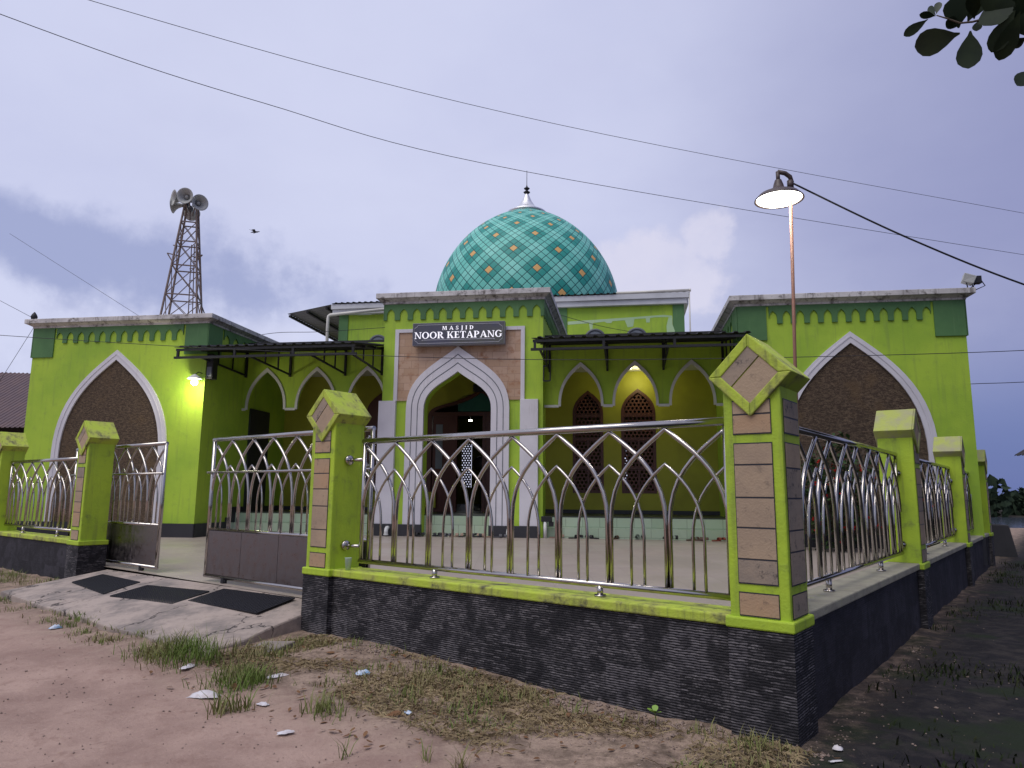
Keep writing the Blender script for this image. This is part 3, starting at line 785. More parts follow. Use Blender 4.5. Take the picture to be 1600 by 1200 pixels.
# dome
DC = (0.03, 12.5); DR, DOFF, DZ = 5.27, 1.00, 9.56
a = MB(); nu, nv = 132, 50
th0, th1 = math.radians(-9), math.acos((.80+DOFF)/DR)
prof = []; mer = 0.0
for j in range(nv+1):
    th = th0+(th1-th0)*j/nv
    r_ = DR*math.cos(th)-DOFF; z_ = DZ+DR*math.sin(th)
    if j: mer += math.hypot(r_-prof[-1][0], z_-prof[-1][1])/((r_+prof[-1][0])/2)
    prof.append((r_, z_, mer))
for r_, z_, s_ in prof:
    for i in range(nu+1):
        ph = 2*PI*i/nu; a.v.append((DC[0]+r_*math.cos(ph), DC[1]+r_*math.sin(ph), z_))
for j in range(nv):
    for i in range(nu):
        a.face([j*(nu+1)+i, j*(nu+1)+i+1, (j+1)*(nu+1)+i+1, (j+1)*(nu+1)+i], 0, True)
dm = a.build('dome', M['dome'], mq)
me = dm.data; ul = me.uv_layers.new(name='UVMap'); wcell = 2*PI/13/5
for lp in me.loops:
    j, i = divmod(lp.vertex_index, nu+1)
    s_ = prof[j][2]-.4466; ph = 2*PI*i/nu+.4174
    ul.data[lp.index].uv = ((ph+s_)/wcell+.9, (ph-s_)/wcell+.9)
a = MB(); zt = prof[-1][1]-.02
a.lathe([(.84, zt-.05), (.93, zt+.05), (.93, zt+.11), (.66, zt+.24), (.42, zt+.43), (.24, zt+.70), (.12, zt+.98), (.08, zt+1.08)], 36, (*DC, 0))
fi = a.build('finial', M['silver'], dm)
a = MB(); z1 = zt+1.08
a.lathe([(.03, z1-.02), (.13, z1+.05), (.16, z1+.09), (.07, z1+.15), (.05, z1+.2), (.12, z1+.25), (.14, z1+.28), (.05, z1+.34), (.015, z1+.45), (.012, z1+1.15), (.0, z1+1.2)], 20, (*DC, 0))
a.build('finial_rod', M['blackmetal'], dm)

# sign over the portal arch
sg = thing('sign', 'dark framed sign with white letters hung over the portal arch', 'sign', 'M', (-.055, -.16, 5.62))
a = MB(); a.box(-1.35, -.30, 5.62, 1.25, -.10, 6.26); a.build('sign_box', M['signedge'], sg, bevel=.006)
a = MB(); a.box(-1.335, -.304, 5.635, 1.235, -.3005, 6.245); a.build('sign_panel', M['signface'], sg)
a = MB()
x0, x1, zb_, zt_ = -1.29, 1.19, 5.68, 6.20; nn = .09
loop = [(x0+nn, zb_), (x1-nn, zb_), (x1-nn, zb_+.03), (x1, zb_+nn), (x1, zt_-nn), (x1-nn, zt_-.03), (x1-nn, zt_), (x0+nn, zt_), (x0+nn, zt_-.03), (x0, zt_-nn), (x0, zb_+nn), (x0+nn, zb_+.03)]
for p, q in zip(loop, loop[1:]+loop[:1]): a.bar((p[0], -.3065, p[1]), (q[0], -.3065, q[1]), .005, .012)
a.bar((-1.02, -.3065, 5.775), (.92, -.3065, 5.775), .005, .016)
a.bar((-1.08, -.3065, 5.76), (-1.03, -.3065, 5.775), .005, .02); a.bar((.93, -.3065, 5.775), (.98, -.3065, 5.76), .005, .02)
a.build('border', M['signline'], sg)
GL = {}
def glyphs():
    T, t, s = .20, .075, .06
    def q(*p): return list(p)
    def vst(x, w=T): return q((x, 0), (x+w, 0), (x+w, 1), (x, 1))
    def ser(x0, x1, z): return q((x0, z), (x1, z), (x1, z+s), (x0, z+s))
    def ring(cx, cz_, rx, rz, tx, tz, a0=0, a1=360, n_=22):
        out = []
        for i in range(n_):
            b0 = math.radians(a0+(a1-a0)*i/n_); b1 = math.radians(a0+(a1-a0)*(i+1)/n_)
            out.append(q((cx+rx*math.cos(b0), cz_+rz*math.sin(b0)), (cx+rx*math.cos(b1), cz_+rz*math.sin(b1)), (cx+(rx-tx)*math.cos(b1), cz_+(rz-tz)*math.sin(b1)), (cx+(rx-tx)*math.cos(b0), cz_+(rz-tz)*math.sin(b0))))
        return out
    GL['M'] = (1.12, [q((.08,0),(.16,0),(.24,1),(.14,1)), q((.14,1),(.36,1),(.62,.1),(.5,.0)), q((.5,0),(.56,.12),(.86,1),(.8,1)), q((.80,1),(1.0,1),(1.06,0),(.86,0)), ser(.0,.26,0), ser(.78,1.14,0), ser(.06,.3,1-s), ser(.76,1.06,1-s)])
    GL['A'] = (.98, [q((.08,0),(.17,0),(.52,1),(.44,1)), q((.42,1),(.56,1),(.94,0),(.71,0)), q((.24,.28),(.72,.28),(.70,.36),(.26,.36)), ser(0,.28,0), ser(.62,1.0,0)])
    GL['S'] = (.66, ring(.33,.74,.28,.26,.15,.075,20,270,16)+ring(.33,.26,.30,.26,.16,.075,-160,90,16)+[q((.50,.72),(.58,.72),(.58,.98),(.53,.98)), q((.05,.02),(.10,.02),(.13,.3),(.05,.3))])
    GL['J'] = (.52, [q((.20,-.05),(.40,-.05),(.40,1),(.20,1)), ser(.08,.52,1-s)]+ring(.10,-.05,.30,.22,.17,.07,-110,0,8))
    GL['I'] = (.42, [vst(.11), ser(0,.42,0), ser(0,.42,1-s)])
    GL['D'] = (.92, [vst(.11), ser(0,.4,0), ser(0,.4,1-s)]+ring(.33,.5,.55,.5,.2,.075,-90,90,16))
    GL['N'] = (1.0, [q((.12,0),(.19,0),(.19,1),(.12,1)), q((.06,1),(.26,1),(.86,0),(.72,0)), q((.80,0),(.88,0),(.88,1),(.80,1)), ser(.02,.3,0), ser(0,.24,1-s), ser(.68,1.0,1-s)])
    GL['O'] = (1.04, ring(.52,.5,.5,.52,.2,.075,0,360,30))
    GL['R'] = (.94, [vst(.11), ser(0,.42,0), ser(0,.3,1-s), q((.40,.46),(.60,.46),(.92,0),(.68,0)), ser(.66,.98,0)]+ring(.34,.74,.42,.26,.2,.07,-90,90,14))
    GL['K'] = (.98, [vst(.11), ser(0,.42,0), ser(0,.42,1-s), q((.31,.42),(.37,.38),(.86,1),(.76,1)), q((.40,.56),(.54,.66),(.94,0),(.68,0)), ser(.62,1.0,0), ser(.64,.96,1-s)])
    GL['E'] = (.76, [vst(.11), ser(0,.7,0), ser(0,.68,1-s), ser(.3,.56,.48), q((.64,0),(.72,0),(.72,.26),(.68,.26)), q((.61,.76),(.65,.76),(.69,1),(.61,1)), q((.54,.38),(.58,.38),(.58,.64),(.54,.64))])
    GL['T'] = (.84, [vst(.32), ser(.2,.64,0), ser(.02,.82,1-s), q((.02,.74),(.06,.74),(.1,1),(.02,1)), q((.74,1),(.78,.74),(.82,.74),(.82,1))])
    GL['P'] = (.82, [vst(.11), ser(0,.44,0), ser(0,.3,1-s)]+ring(.34,.71,.43,.29,.2,.07,-90,90,14))
    GL['G'] = (1.02, ring(.5,.5,.48,.52,.2,.075,42,322,24)+[q((.70,.06),(.88,.14),(.88,.44),(.70,.44)), ser(.6,.98,.42), q((.82,.7),(.87,.7),(.87,.98),(.83,.98))])
glyphs()
def word(mb, txt, xc, zb, h, space=.1, wide=1.0):
    tot = sum(GL[c][0]*wide*h for c in txt if c != ' ')+space*h*(len(txt)-1)+sum(.35*h for c in txt if c == ' ')
    x = xc-tot/2; d = 0
    for c in txt:
        if c == ' ': x += .35*h+space*h; continue
        w_, qs = GL[c]
        for q in qs:
            d += 1
            mb.prism([(x+p[0]*h*wide, zb+p[1]*h) for p in q], 'xz', -.3052-.0003*(d % 9), -.309-.00035*(d % 9))
        x += w_*h*wide+space*h
a = MB(); word(a, 'MASJID', -.06, 6.05, .105, .62, 1.15); word(a, 'NOOR KETAPANG', -.05, 5.815, .185, .06, 1.08)
a.build('lettering', M['signtext'], sg)

# ------------------------------------------------------------------ awnings over the two arcades
def awning(u0, u1, brk, label):
    t = thing('awning', label, 'awning', 'M', (u0, -2.0, 5.36))
    a = MB(); corr(a, (u0, -2.06, 5.37), (u1, -2.06, 5.37), (u0, .35, 5.79), (u1, .35, 5.79), .26, .035)
    a.build('roofing', M['roofdark'], t)
    a = MB()
    for v, z in ((-2.0, 5.33), (-1.25, 5.46), (-.45, 5.60), (.25, 5.72)): a.box(u0+.03, v-.03, z-.06, u1-.03, v+.03, z)
    a.box(u0-.02, -2.03, 5.06, u1+.02, -1.97, 5.12)
    n_ = max(3, int((u1-u0)/1.6))
    for i in range(n_+1):
        x = u0+.08+(u1-u0-.16)*i/n_; a.box(x-.03, -2.028, 5.12, x+.03, -1.972, 5.28)
    a.build('frame', M['blackmetal'], t)
    for u in brk:
        b = MB()
        b.bar((u, -1.98, 5.09), (u, .30, 4.98), .045); b.bar((u, -1.98, 5.27), (u, .30, 5.68), .04); b.bar((u, .31, 4.92), (u, .31, 5.72), .06)
        for k in (.36, .68): 
            y = -1.98+2.28*k; b.bar((u, y, 5.09-.11*k), (u, y, 5.27+.41*k), .035)
        b.build('bracket', M['blackmetal'], t)
    return t
awning(-7.36, -2.30, (-6.62, -5.23, -3.53, -2.42), 'black ribbed awning left of the portal, overlapping the corner of the left wing')
awning(2.22, 7.40, (2.42, 4.0, 5.5, 7.05), 'black ribbed awning right of the portal, above the two lattice windows')
bx = thing('wall_box', 'narrow black box under the left awning on the corner of the left wing', 'box', 'M', (-6.6, -1.6, 4.6))
a = MB(); a.box(-6.685, -1.60, 4.58, -6.50, -1.36, 5.25); a.build('casing', M['blackmetal'], bx, bevel=.01)
a = MB(); a.box(-6.66, -1.612, 4.64, -6.525, -1.602, 4.9); a.build('front_panel', M['greyframe'], bx)
dl = thing('ladder_bracket', 'small black metal loop fixed to the right edge of the portal under the awning', 'bracket', 'M', (2.30, -.05, 4.6))
a = MB()
for p, q in (((2.29, -.03, 4.62), (2.29, -.03, 5.05)), ((2.47, -.03, 4.62), (2.47, -.03, 5.05)), ((2.29, -.03, 4.62), (2.47, -.03, 4.62)), ((2.29, -.03, 5.03), (2.47, -.03, 5.03))): a.bar(p, q, .035)
a.build('loop', M['blackmetal'], dl)

# ------------------------------------------------------------------ fence walls
def post(parent, x0, y0, zb, axis, tiles, cap_mat):
    """gate/fence post 0.42 square; axis 'y': diamond faces the road, 'x': diamond faces right"""
    W_ = .42; x1, y1 = x0+W_, y0+W_
    a = MB(); a.box(x0+.004, y0+.004, .70, x1-.004, y1-.004, 2.44)
    a.box(x0-.025, y0-.025, .70, x1+.025, y1+.025, .775)
    p = a.build('post', M['lime_fence'], parent, bevel=.012)
    # rhombus cap with its ridge along the axis
    c = (x0+x1)/2 if axis == 'y' else (y0+y1)/2
    rh = [(c, 2.75), (c+.30, 2.45), (c, 2.15), (c-.30, 2.45)]
    inn = [(c, 2.655), (c+.205, 2.45), (c, 2.245), (c-.205, 2.45)]
    lo, hi = (y0-.028, y1+.02) if axis == 'y' else (x1+.028, x0-.02)
    pl = 'xz' if axis == 'y' else 'yz'
    a = MB()
    s_ = 1 if hi > lo else -1
    a.prism(rh, pl, lo+.02*s_, hi)
    for i in range(4):
        j = (i+1) % 4; a.prism([rh[i], rh[j], inn[j], inn[i]], pl, lo, lo+.0195*s_)
    a.build('cap', cap_mat, p, bevel=.008)
    a = MB()
    # inlay of two pieces split along one diagonal seam
    m1 = ((inn[0][0]*.62+inn[1][0]*.38), (inn[0][1]*.62+inn[1][1]*.38)); m2 = ((inn[3][0]*.62+inn[2][0]*.38), (inn[3][1]*.62+inn[2][1]*.38))
    e = .004
    a.prism([inn[0], (m1[0]-e, m1[1]+e), (m2[0]-e, m2[1]+e), inn[3]], pl, lo+.008*s_, lo+.0185*s_, 2)
    a.prism([(m1[0]+e, m1[1]-e), inn[1], inn[2], (m2[0]+e, m2[1]-e)], pl, lo+.008*s_, lo+.0185*s_, 0)
    a.build('diamond_tile', M['tan'], p)
    random.seed(int(abs(x0*100)+abs(y0*37)))
    for face in tiles:
        a = MB()
        for (za, zb_, rows) in ((2.03, 2.27, 2), (1.0, 1.965, 5), (.785, .94, 1)):
            hs = [random.uniform(.75, 1.25) for _ in range(rows)]; tot = sum(hs); z = za
            for k in range(rows):
                z2 = z+(zb_-za)*hs[k]/tot; mi = random.choice((0, 0, 1, 2, 1))
                m_ = .078
                if face == 'f': a.box(x0+m_, y0-.004, z+.006, x1-m_, y0+.002, z2-.006, mi)
                else: a.box(x1-.002, y0+m_-.03, z+.006, x1+.004, y1-m_+.03, z2-.006, 2 if random.random() < .7 else 0)
                z = z2
        a.build('tile_panel', M['tan'], p)
        a = MB()
        for (za, zb_) in ((2.03, 2.27), (1.0, 1.965), (.785, .94)):
            if face == 'f': a.box(x0+.078-.005, y0-.0015, za-.003, x1-.078+.005, y0+.002, zb_+.003)
            else: a.box(x1-.002, y0+.043, za-.003, x1+.0015, y1-.043, zb_+.003)
        a.build('grout', M['black'], p)
    a = MB(); a.box(x0-.012, y0-.012, -.25, x1+.012, y1+.012, .70); a.build('plinth', M['clad'], p)
    return p

def railing(parent, along, s0, s1, off, z0=.84, z1=2.15, pitch=.515, feet=True, first=None):
    """stainless panel of interlaced pointed hoops between s0 and s1; along 'x' or 'y', at constant off"""
    L = s1-s0
    def P(s, z, d=0.0): return (s, off+d, z) if along == 'x' else (off+d, s, z)
    a = MB(); a.tube([P(s0, z1), P(s1, z1)], .031, 12); rl = a.build('railing', M['steel'], parent)
    a = MB(); a.tube([P(s0, z0+.04), P(s1, z0+.04)], .026, 12); a.build('bottom_rail', M['steel'], rl)
    a = MB()
    for s in (s0+.02, s1-.02): a.tube([P(s, z0+.04), P(s, z1)], .022, 10)
    a.build('end_tube', M['steel'], rl)
    if feet:
        k = 2 if L > 3 else 1
        for i in range(k):
            s = s0+L*(i+.6)/(k+.2); a = MB(); a.tube([P(s, .775), P(s, z0+.03)], .026, 10); a.tube([P(s, .776), P(s, .79)], .05, 12); a.build('foot', M['steel'], rl)
    H = z1-.03-(z0+.06); zb = z0+.06
    n_ = max(2, round(L/pitch)); pt_ = L/n_
    def hoop(c, half, top, r, dz, name):
        cur = [(c+half, zb)]+arc(half, zb+H*.40 if r > .014 else zb+H*.30, top, 9, c)+[(c-half, zb)]
        run = []
        def flush():
            if len(run) > 1:
                b = MB(); b.tube([P(x, z, dz) for x, z in run], r, 8); b.build(name, M['steel'], rl)
        for (xa, za), (xb, zb2) in zip(cur, cur[1:]):
            lo, hi = s0+.02, s1-.02
            ia, ib = lo <= xa <= hi, lo <= xb <= hi
            if ia and not run: run.append((xa, za))
            if ia and ib: run.append((xb, zb2))
            elif ia != ib:
                e = lo if (xa < lo or xb < lo) else hi
                f_ = (e-xa)/(xb-xa); X = (e, za+(zb2-za)*f_)
                if ia: run.append(X); flush(); run.clear()
                else: run.append(X); run.append((xb, zb2))
        flush()
    for k in range(0, n_+1):
        c = s0+pt_*k
        hoop(c, pt_*.965, z1-.035, .0185, .0 if k % 2 else .0185, 'tall_hoop')
        hoop(c, pt_*.60, zb+H*.77, .0125, -.012 if k % 2 else .012, 'short_hoop')
    return rl

def ledge(parent, x0, y0, x1, y1, mat='lime_mossy'):
    a = MB(); a.box(x0, y0, .70, x1, y1, .775); return a.build('coping', M[mat], parent, bevel=.012)

# corner stretch: front run from the gate post to the corner, then the right side
fw = thing('perimeter_wall', 'black clad wall with lime corner post and steel railings, from the gate round the right corner', 'fence wall', 'W', (-.2, .2, 0))
a = MB(); a.box(-4.83, .05, -.3, -.42, .36, .70); a.build('base', M['clad'], fw)
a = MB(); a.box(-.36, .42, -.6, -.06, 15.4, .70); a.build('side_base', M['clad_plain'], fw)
ledge(fw, -4.81, .028, -.43, .40); ledge(fw, -.40, .435, -.028, 15.4, 'ledgegrey')
post(fw, -.42, 0, 0, 'y', 'fs', M['lime_mossy'])
post(fw, -5.24, 0, 0, 'y', 'f', M['lime_mossy'])
for y in (5.37, 10.62, 15.38): post(fw, -.42, y, 0, 'x', 's', M['capstone'])
railing(fw, 'x', -4.56, -.455, .19, .83, 2.15)
for y0, y1 in ((.46, 5.33), (5.83, 10.58), (11.08, 15.34)): railing(fw, 'y', y0, y1, -.21, .86, 2.14, .53)
a = MB()
for z in (1.95, 1.02):
    a.tube([(-4.83, .19, z), (-4.56, .19, z)], .02, 10); a.lathe([(0, .05), (.05, .045), (.058, .02), (.05, 0)], 16, (-4.82, .19, z), (1, 0, 0))
a.build('rail_anchor', M['steel'], fw)
a = MB()
for y in (5.37, 10.62):
    for z in (1.9, 1.0): a.lathe([(0, .05), (.045, .045), (.05, 0)], 12, (-.21, y, z), (0, -1, 0))
a.build('rail_anchor', M['steel'], fw)

lw = thing('perimeter_wall', 'black clad wall with lime posts and steel railing left of the gate', 'fence wall', 'W', (-11.4, .2, 0))
a = MB(); a.box(-15.28, .05, -.3, -11.62, .36, .70); a.box(-22, .05, -.3, -15.70, .36, .70); a.build('base', M['clad_plain'], lw)
ledge(lw, -15.28, .028, -11.63, .40); ledge(lw, -22, .028, -15.71, .40)
post(lw, -11.62, 0, 0, 'y', 'f', M['lime_mossy']); post(lw, -15.70, 0, 0, 'y', 'f', M['lime_mossy'])
railing(lw, 'x', -15.24, -11.66, .19, .86, 2.13); railing(lw, 'x', -20.5, -15.74, .19, .86, 2.13)

# sliding gate leaves on the inner side of the posts
def gate(s0, s1, label, off=.52):
    t = thing('sliding_gate', label, 'gate', 'W', ((s0+s1)/2, off, .3))
    z0, zp, z1 = .42, 1.06, 2.33
    a = MB(); a.tube([(s0, off, z1), (s1, off, z1)], .03, 12); a.tube([(s0+.02, off, z0), (s0+.02, off, z1)], .028, 10); a.tube([(s1-.02, off, z0), (s1-.02, off, z1)], .028, 10)
    a.tube([(s0, off, z0), (s1, off, z0)], .028, 10); a.tube([(s0, off, zp), (s1, off, zp)], .024, 10)
    a.tube([(s0-.07, off-.03, 1.86), (s1, off-.03, 1.86)], .016, 10)
    a.build('gate_frame', M['steel'], t)
    n_ = max(2, round((s1-s0)/.5)); pitch = (s1-s0)/n_
    H = z1-zp
    a = MB()
    for i in range(4): 
        w_ = (s1-s0-.06)/4; a.box(s0+.03+i*w_+.003, off-.012, z0+.025, s0+.03+(i+1)*w_-.003, off+.012, zp-.02)
    a.build('sheet_panel', M['steel_sheet'], t, bevel=.004)
    for k in range(n_+1):
        c = s0+pitch*k
        for half, top, r, nm in ((pitch*.96, z1-.03, .0175, 'tall_hoop'), (pitch*.58, zp+H*.70, .012, 'short_hoop')):
            cur = [(c+half, zp)]+arc(half, zp+H*.3, top, 9, c)+[(c-half, zp)]
            run = []; dz = (.0 if k % 2 else .0175) if r > .015 else (-.012 if k % 2 else .012)
            segs = []
            for pnt in cur:
                if s0+.015 <= pnt[0] <= s1-.015: run.append(pnt)
                else:
                    if len(run) > 1: segs.append(run)
                    run = []
            if len(run) > 1: segs.append(run)
            for sg_ in segs:
                b = MB(); b.tube([(x, off+dz, z) for x, z in sg_], r, 8); b.build(nm, M['steel'], t)
    for x in ((s0+.5), (s1-.5)):
        a = MB(); a.box(x-.03, off-.03, .335, x+.03, off+.03, z0); a.lathe([(0, -.02), (.05, -.02), (.05, .02), (0, .02)], 14, (x, off, .375), (0, 1, 0)); a.build('wheel', M['blackmetal'], t)
gate(-8.24, -4.78, 'wide steel sliding gate leaf run back behind the lime post nearer the corner')
gate(-13.0, -9.63, 'steel sliding gate leaf mostly hidden behind the far left gate post')

# ------------------------------------------------------------------ street lamp
sl_ = thing('street_lamp', 'tall thin rusty lamp post with lit round shade behind the corner post', 'street lamp', 'G', (2.57, 6.42, .36))
a = MB(); a.tube([(2.565, 6.42, .34), (2.60, 6.40, 2.82), (2.645, 6.40, 4.56)], .0155, 10); a.build('pole', M['pole'], sl_)
a = MB(); a.tube([(2.66, 6.40, 4.56), (2.645, 6.40, 4.62), (2.60, 6.40, 4.655), (2.53, 6.40, 4.67)], .022, 8); a.tube([(2.53, 6.40, 4.67), (2.53, 6.40, 4.56)], .02, 8)
a.tube([(2.645, 6.40, 4.50), (2.645, 6.40, 4.58)], .03, 10)
a.build('arm', M['shade'], sl_)
a = MB(); a.lathe([(.03, 4.585), (.045, 4.54), (.055, 4.50), (.10, 4.475), (.18, 4.44), (.222, 4.395), (.225, 4.385), (.215, 4.385), (.17, 4.43), (.0, 4.47)], 36, (2.53, 6.40, 0)); sh = a.build('lamp_shade', M['shade'], sl_)
a = MB(); a.lathe([(.0, 4.372), (.12, 4.375), (.19, 4.384), (.208, 4.395), (.19, 4.41), (.0, 4.415)], 36, (2.53, 6.40, 0)); a.build('diffuser', M['lampglow'], sl_)

def plight(name, p, power, col, size):
    l = bpy.data.lights.new(name, 'POINT'); l.energy = power; l.color = col; l.shadow_soft_size = size
    o = bpy.data.objects.new(name, l); COL.objects.link(o); o.location = p
    return o
plight('street_lamp_light', (2.53, 6.40, 4.33), 14, (1, .93, .8), .15)

# lamps on the building
wl2 = thing('wall_lamp', 'lit bulb lamp with small white shade on the corner of the left wing', 'lamp', 'M', (-6.86, -1.85, 4.4))
a = MB(); a.lathe([(.02, 4.66), (.05, 4.64), (.17, 4.56), (.19, 4.53), (.17, 4.53), (.0, 4.57)], 24, (-6.82, -1.88, 0)); a.build('lamp_shade', M['plastic_w'], wl2)
a = MB(); a.lathe([(.0, 4.36), (.06, 4.375), (.085, 4.42), (.08, 4.47), (.05, 4.53), (.0, 4.535)], 20, (-6.82, -1.88, 0)); a.build('bulb', M['bulb'], wl2)
a = MB(); a.tube([(-6.82, -1.88, 4.65), (-6.80, -1.75, 4.74), (-6.78, -1.60, 4.72)], .012, 8); a.build('arm', M['blackmetal'], wl2)
plight('wall_lamp_light', pt('M', (-6.82, -2.15, 4.25)), 40, (1, .95, .68), .07)

vb = thing('ceiling_bulb', 'small lit bulb hanging in the middle arch right of the portal', 'lamp', 'M', (4.62, 1.1, 5.2))
a = MB(); a.lathe([(0, 5.10), (.035, 5.11), (.045, 5.15), (.03, 5.20), (0, 5.21)], 14, (4.62, 1.1, 0)); a.build('bulb', M['bulb'], vb)
a = MB(); a.tube([(4.62, 1.1, 5.20), (4.62, 1.1, 5.36)], .015, 8); a.build('holder', M['plastic_w'], vb)
plight('ceiling_bulb_light', pt('M', (4.86, 2.35, 5.05)), 15, (1, .9, .45), .05)
hb = thing('hall_lamp', 'lit ceiling lamp inside the dark hall seen through the doorway', 'lamp', 'M', (-1.5, 8.0, 4.4))
a = MB(); a.lathe([(0, 4.36), (.06, 4.365), (.075, 4.39), (.05, 4.42), (0, 4.43)], 16, (-1.5, 8.0, 0)); a.build('globe', M['bulb'], hb)
a = MB(); a.tube([(-1.5, 8, 4.43), (-1.5, 8, 5.7)], .01, 6); a.build('cord', M['wire'], hb)
plight('hall_lamp_light', pt('M', (-1.5, 8.0, 4.2)), 12, (1, .97, .9), .1)

fl_ = thing('floodlight', 'grey floodlight on a wire bracket at the right wing roof corner', 'floodlight', 'M', (12.42, -1.5, 6.35))
a = MB(); a.hexa([(12.2, -1.62, 6.55), (12.42, -1.68, 6.46), (12.46, -1.45, 6.46), (12.26, -1.4, 6.55)], [(12.26, -1.66, 6.74), (12.5, -1.70, 6.64), (12.54, -1.48, 6.64), (12.32, -1.42, 6.74)]); a.build('housing', M['horn'], fl_, bevel=.015)
a = MB(); a.box(12.44, -1.64, 6.48, 12.62, -1.5, 6.66); a.build('driver_box', M['blackmetal'], fl_, bevel=.01)
a = MB(); a.tube([(12.3, -1.6, 6.52), (12.34, -1.58, 6.34)], .012, 6); a.tube([(12.34, -1.56, 6.34), (12.56, -1.56, 6.52)], .012, 6); a.tube([(12.5, -1.56, 6.34), (12.42, -1.56, 6.5)], .012, 6); a.tube([(12.5, -1.56, 6.34), (12.72, -1.54, 6.44), (12.62, -1.56, 6.6)], .012, 6); a.build('bracket', M['blackmetal'], fl_)
rl_ = thing('roof_lamp', 'small dark spotlight standing on the left wing roof corner', 'spotlight', 'M', (-12.16, -1.6, 6.34))
a = MB(); a.lathe([(.03, 6.34), (.07, 6.38), (.09, 6.46), (.06, 6.53), (.01, 6.60)], 14, (-12.16, -1.6, 0)); a.build('housing', M['blackmetal'], rl_)
a = MB(); a.box(-12.2, -1.66, 6.335, -12.12, -1.54, 6.36); a.build('base', M['blackmetal'], rl_)

# ------------------------------------------------------------------ loudspeaker tower on the left wing
TU, TV = -9.02, .55
tw = thing('loudspeaker_tower', 'rusty lattice tower on the left wing roof carrying horn loudspeakers', 'tower', 'M', (TU, TV, 6.1))
zb, zt2, hb_, ht = 6.1, 10.45, .66, .20
rot = math.radians(24); tilt = .13
def tc(k, z):
    f_ = (z-zb)/(zt2-zb); h = hb_+(ht-hb_)*f_
    an = rot+PI/4+k*PI/2
    return (TU+h*math.sqrt(2)*.86*math.cos(an)-tilt*0+.02*f_, TV+h*math.sqrt(2)*.86*math.sin(an), z)
for k in range(4):
    a = MB(); a.bar(tc(k, zb), tc(k, zt2), .045); a.build('leg', M['rust'], tw)
lv = [6.55, 7.5, 8.45, 9.25, 9.9]
for z in lv:
    a = MB()
    for k in range(4): a.bar(tc(k, z), tc((k+1) % 4, z), .035)
    a.build('ring_brace', M['rust'], tw)
a = MB()
for z0_, z1_ in zip(lv, lv[1:]):
    for k in range(4):
        a.bar(tc(k, z0_), tc((k+1) % 4, z1_), .022); a.bar(tc((k+1) % 4, z0_), tc(k, z1_), .022)
for k in range(4): a.bar(tc(k, 6.12), tc((k+1) % 4, 6.55), .022)
a.build('diagonal_brace', M['rust'], tw)
a = MB(); a.bar((TU-.62, TV-.1, 8.95), (TU-.25, TV-.1, 8.85), .03); a.bar((TU-.62, TV-.1, 8.95), (TU-.4, TV-.05, 8.6), .03); a.build('side_arm', M['rust'], tw); a = MB(); a.bar((TU+.25, TV, 8.8), (TU+.52, TV, 8.87), .03); a.bar((TU+.52, TV, 8.87), (TU+.28, TV, 8.65), .03)
a.build('side_arm', M['rust'], tw); a = MB(); a.bar((TU-.36, TV-.2, 9.16), (TU-.05, TV-.3, 9.06), .03)
a.build('side_arm', M['rust'], tw)
a = MB()
for s_ in (0, .16): a.bar((TU+.30+s_, TV-.1, 6.1), (TU+.16+s_*.6, TV-.05, 9.2), .022)
for k in range(7): a.bar((TU+.29-.02*k, TV-.1, 6.5+k*.38), (TU+.45-.026*k, TV-.1, 6.52+k*.38), .02)
a.build('ladder', M['rust'], tw)
a = MB(); a.tube([tc(3, 7.6), (TU+1.15, TV-.2, 6.34)], .018, 6); a.build('guy_wire', M['wire'], tw)
HORNS = [((-.36, .02, 10.56), (-1, -.30, -.05), 'grey horn loudspeaker facing left on the roof tower'), ((-.22, -.16, 10.66), (-.62, -.8, .0), 'grey horn loudspeaker facing front left on the roof tower'),
         ((.02, -.20, 10.68), (.20, -1, -.10), 'grey horn loudspeaker facing the courtyard on the roof tower'), ((.24, -.06, 10.54), (.80, -.6, -.12), 'grey horn loudspeaker facing right on the roof tower'),
         ((-.08, .12, 10.42), (-.45, .85, .0), 'grey horn loudspeaker facing away behind the others on the roof tower')]
for (dx, dy, z), d, lab in HORNS:
    c = Vector((TU+dx, TV+dy, z)); d = Vector(d).normalized()
    t = thing('horn_speaker', lab, 'loudspeaker', 'M', tuple(c), 'horn loudspeakers on the roof tower')
    a = MB(); a.lathe([(.05, -.06), (.065, 0), (.09, .08), (.14, .16), (.205, .225), (.255, .265), (.25, .27), (.20, .236), (.135, .17), (.085, .09), (.05, .03), (0, .03)], 28, c, d); a.build('horn', M['horn'], t)
    a = MB(); a.lathe([(.0, .16), (.045, .155), (.06, .10), (.055, .02)], 14, c, d); a.build('reflector', M['horn'], t)
    a = MB(); a.lathe([(0, -.24), (.075, -.23), (.085, -.12), (.07, -.05), (.05, -.04)], 18, c, d); a.build('driver', M['greyframe'], t)
    a = MB(); e = c-d*.1; a.bar(tuple(e), (TU+dx*.35, TV+dy*.35, z-.38), .03); a.build('bracket', M['rust'], t)

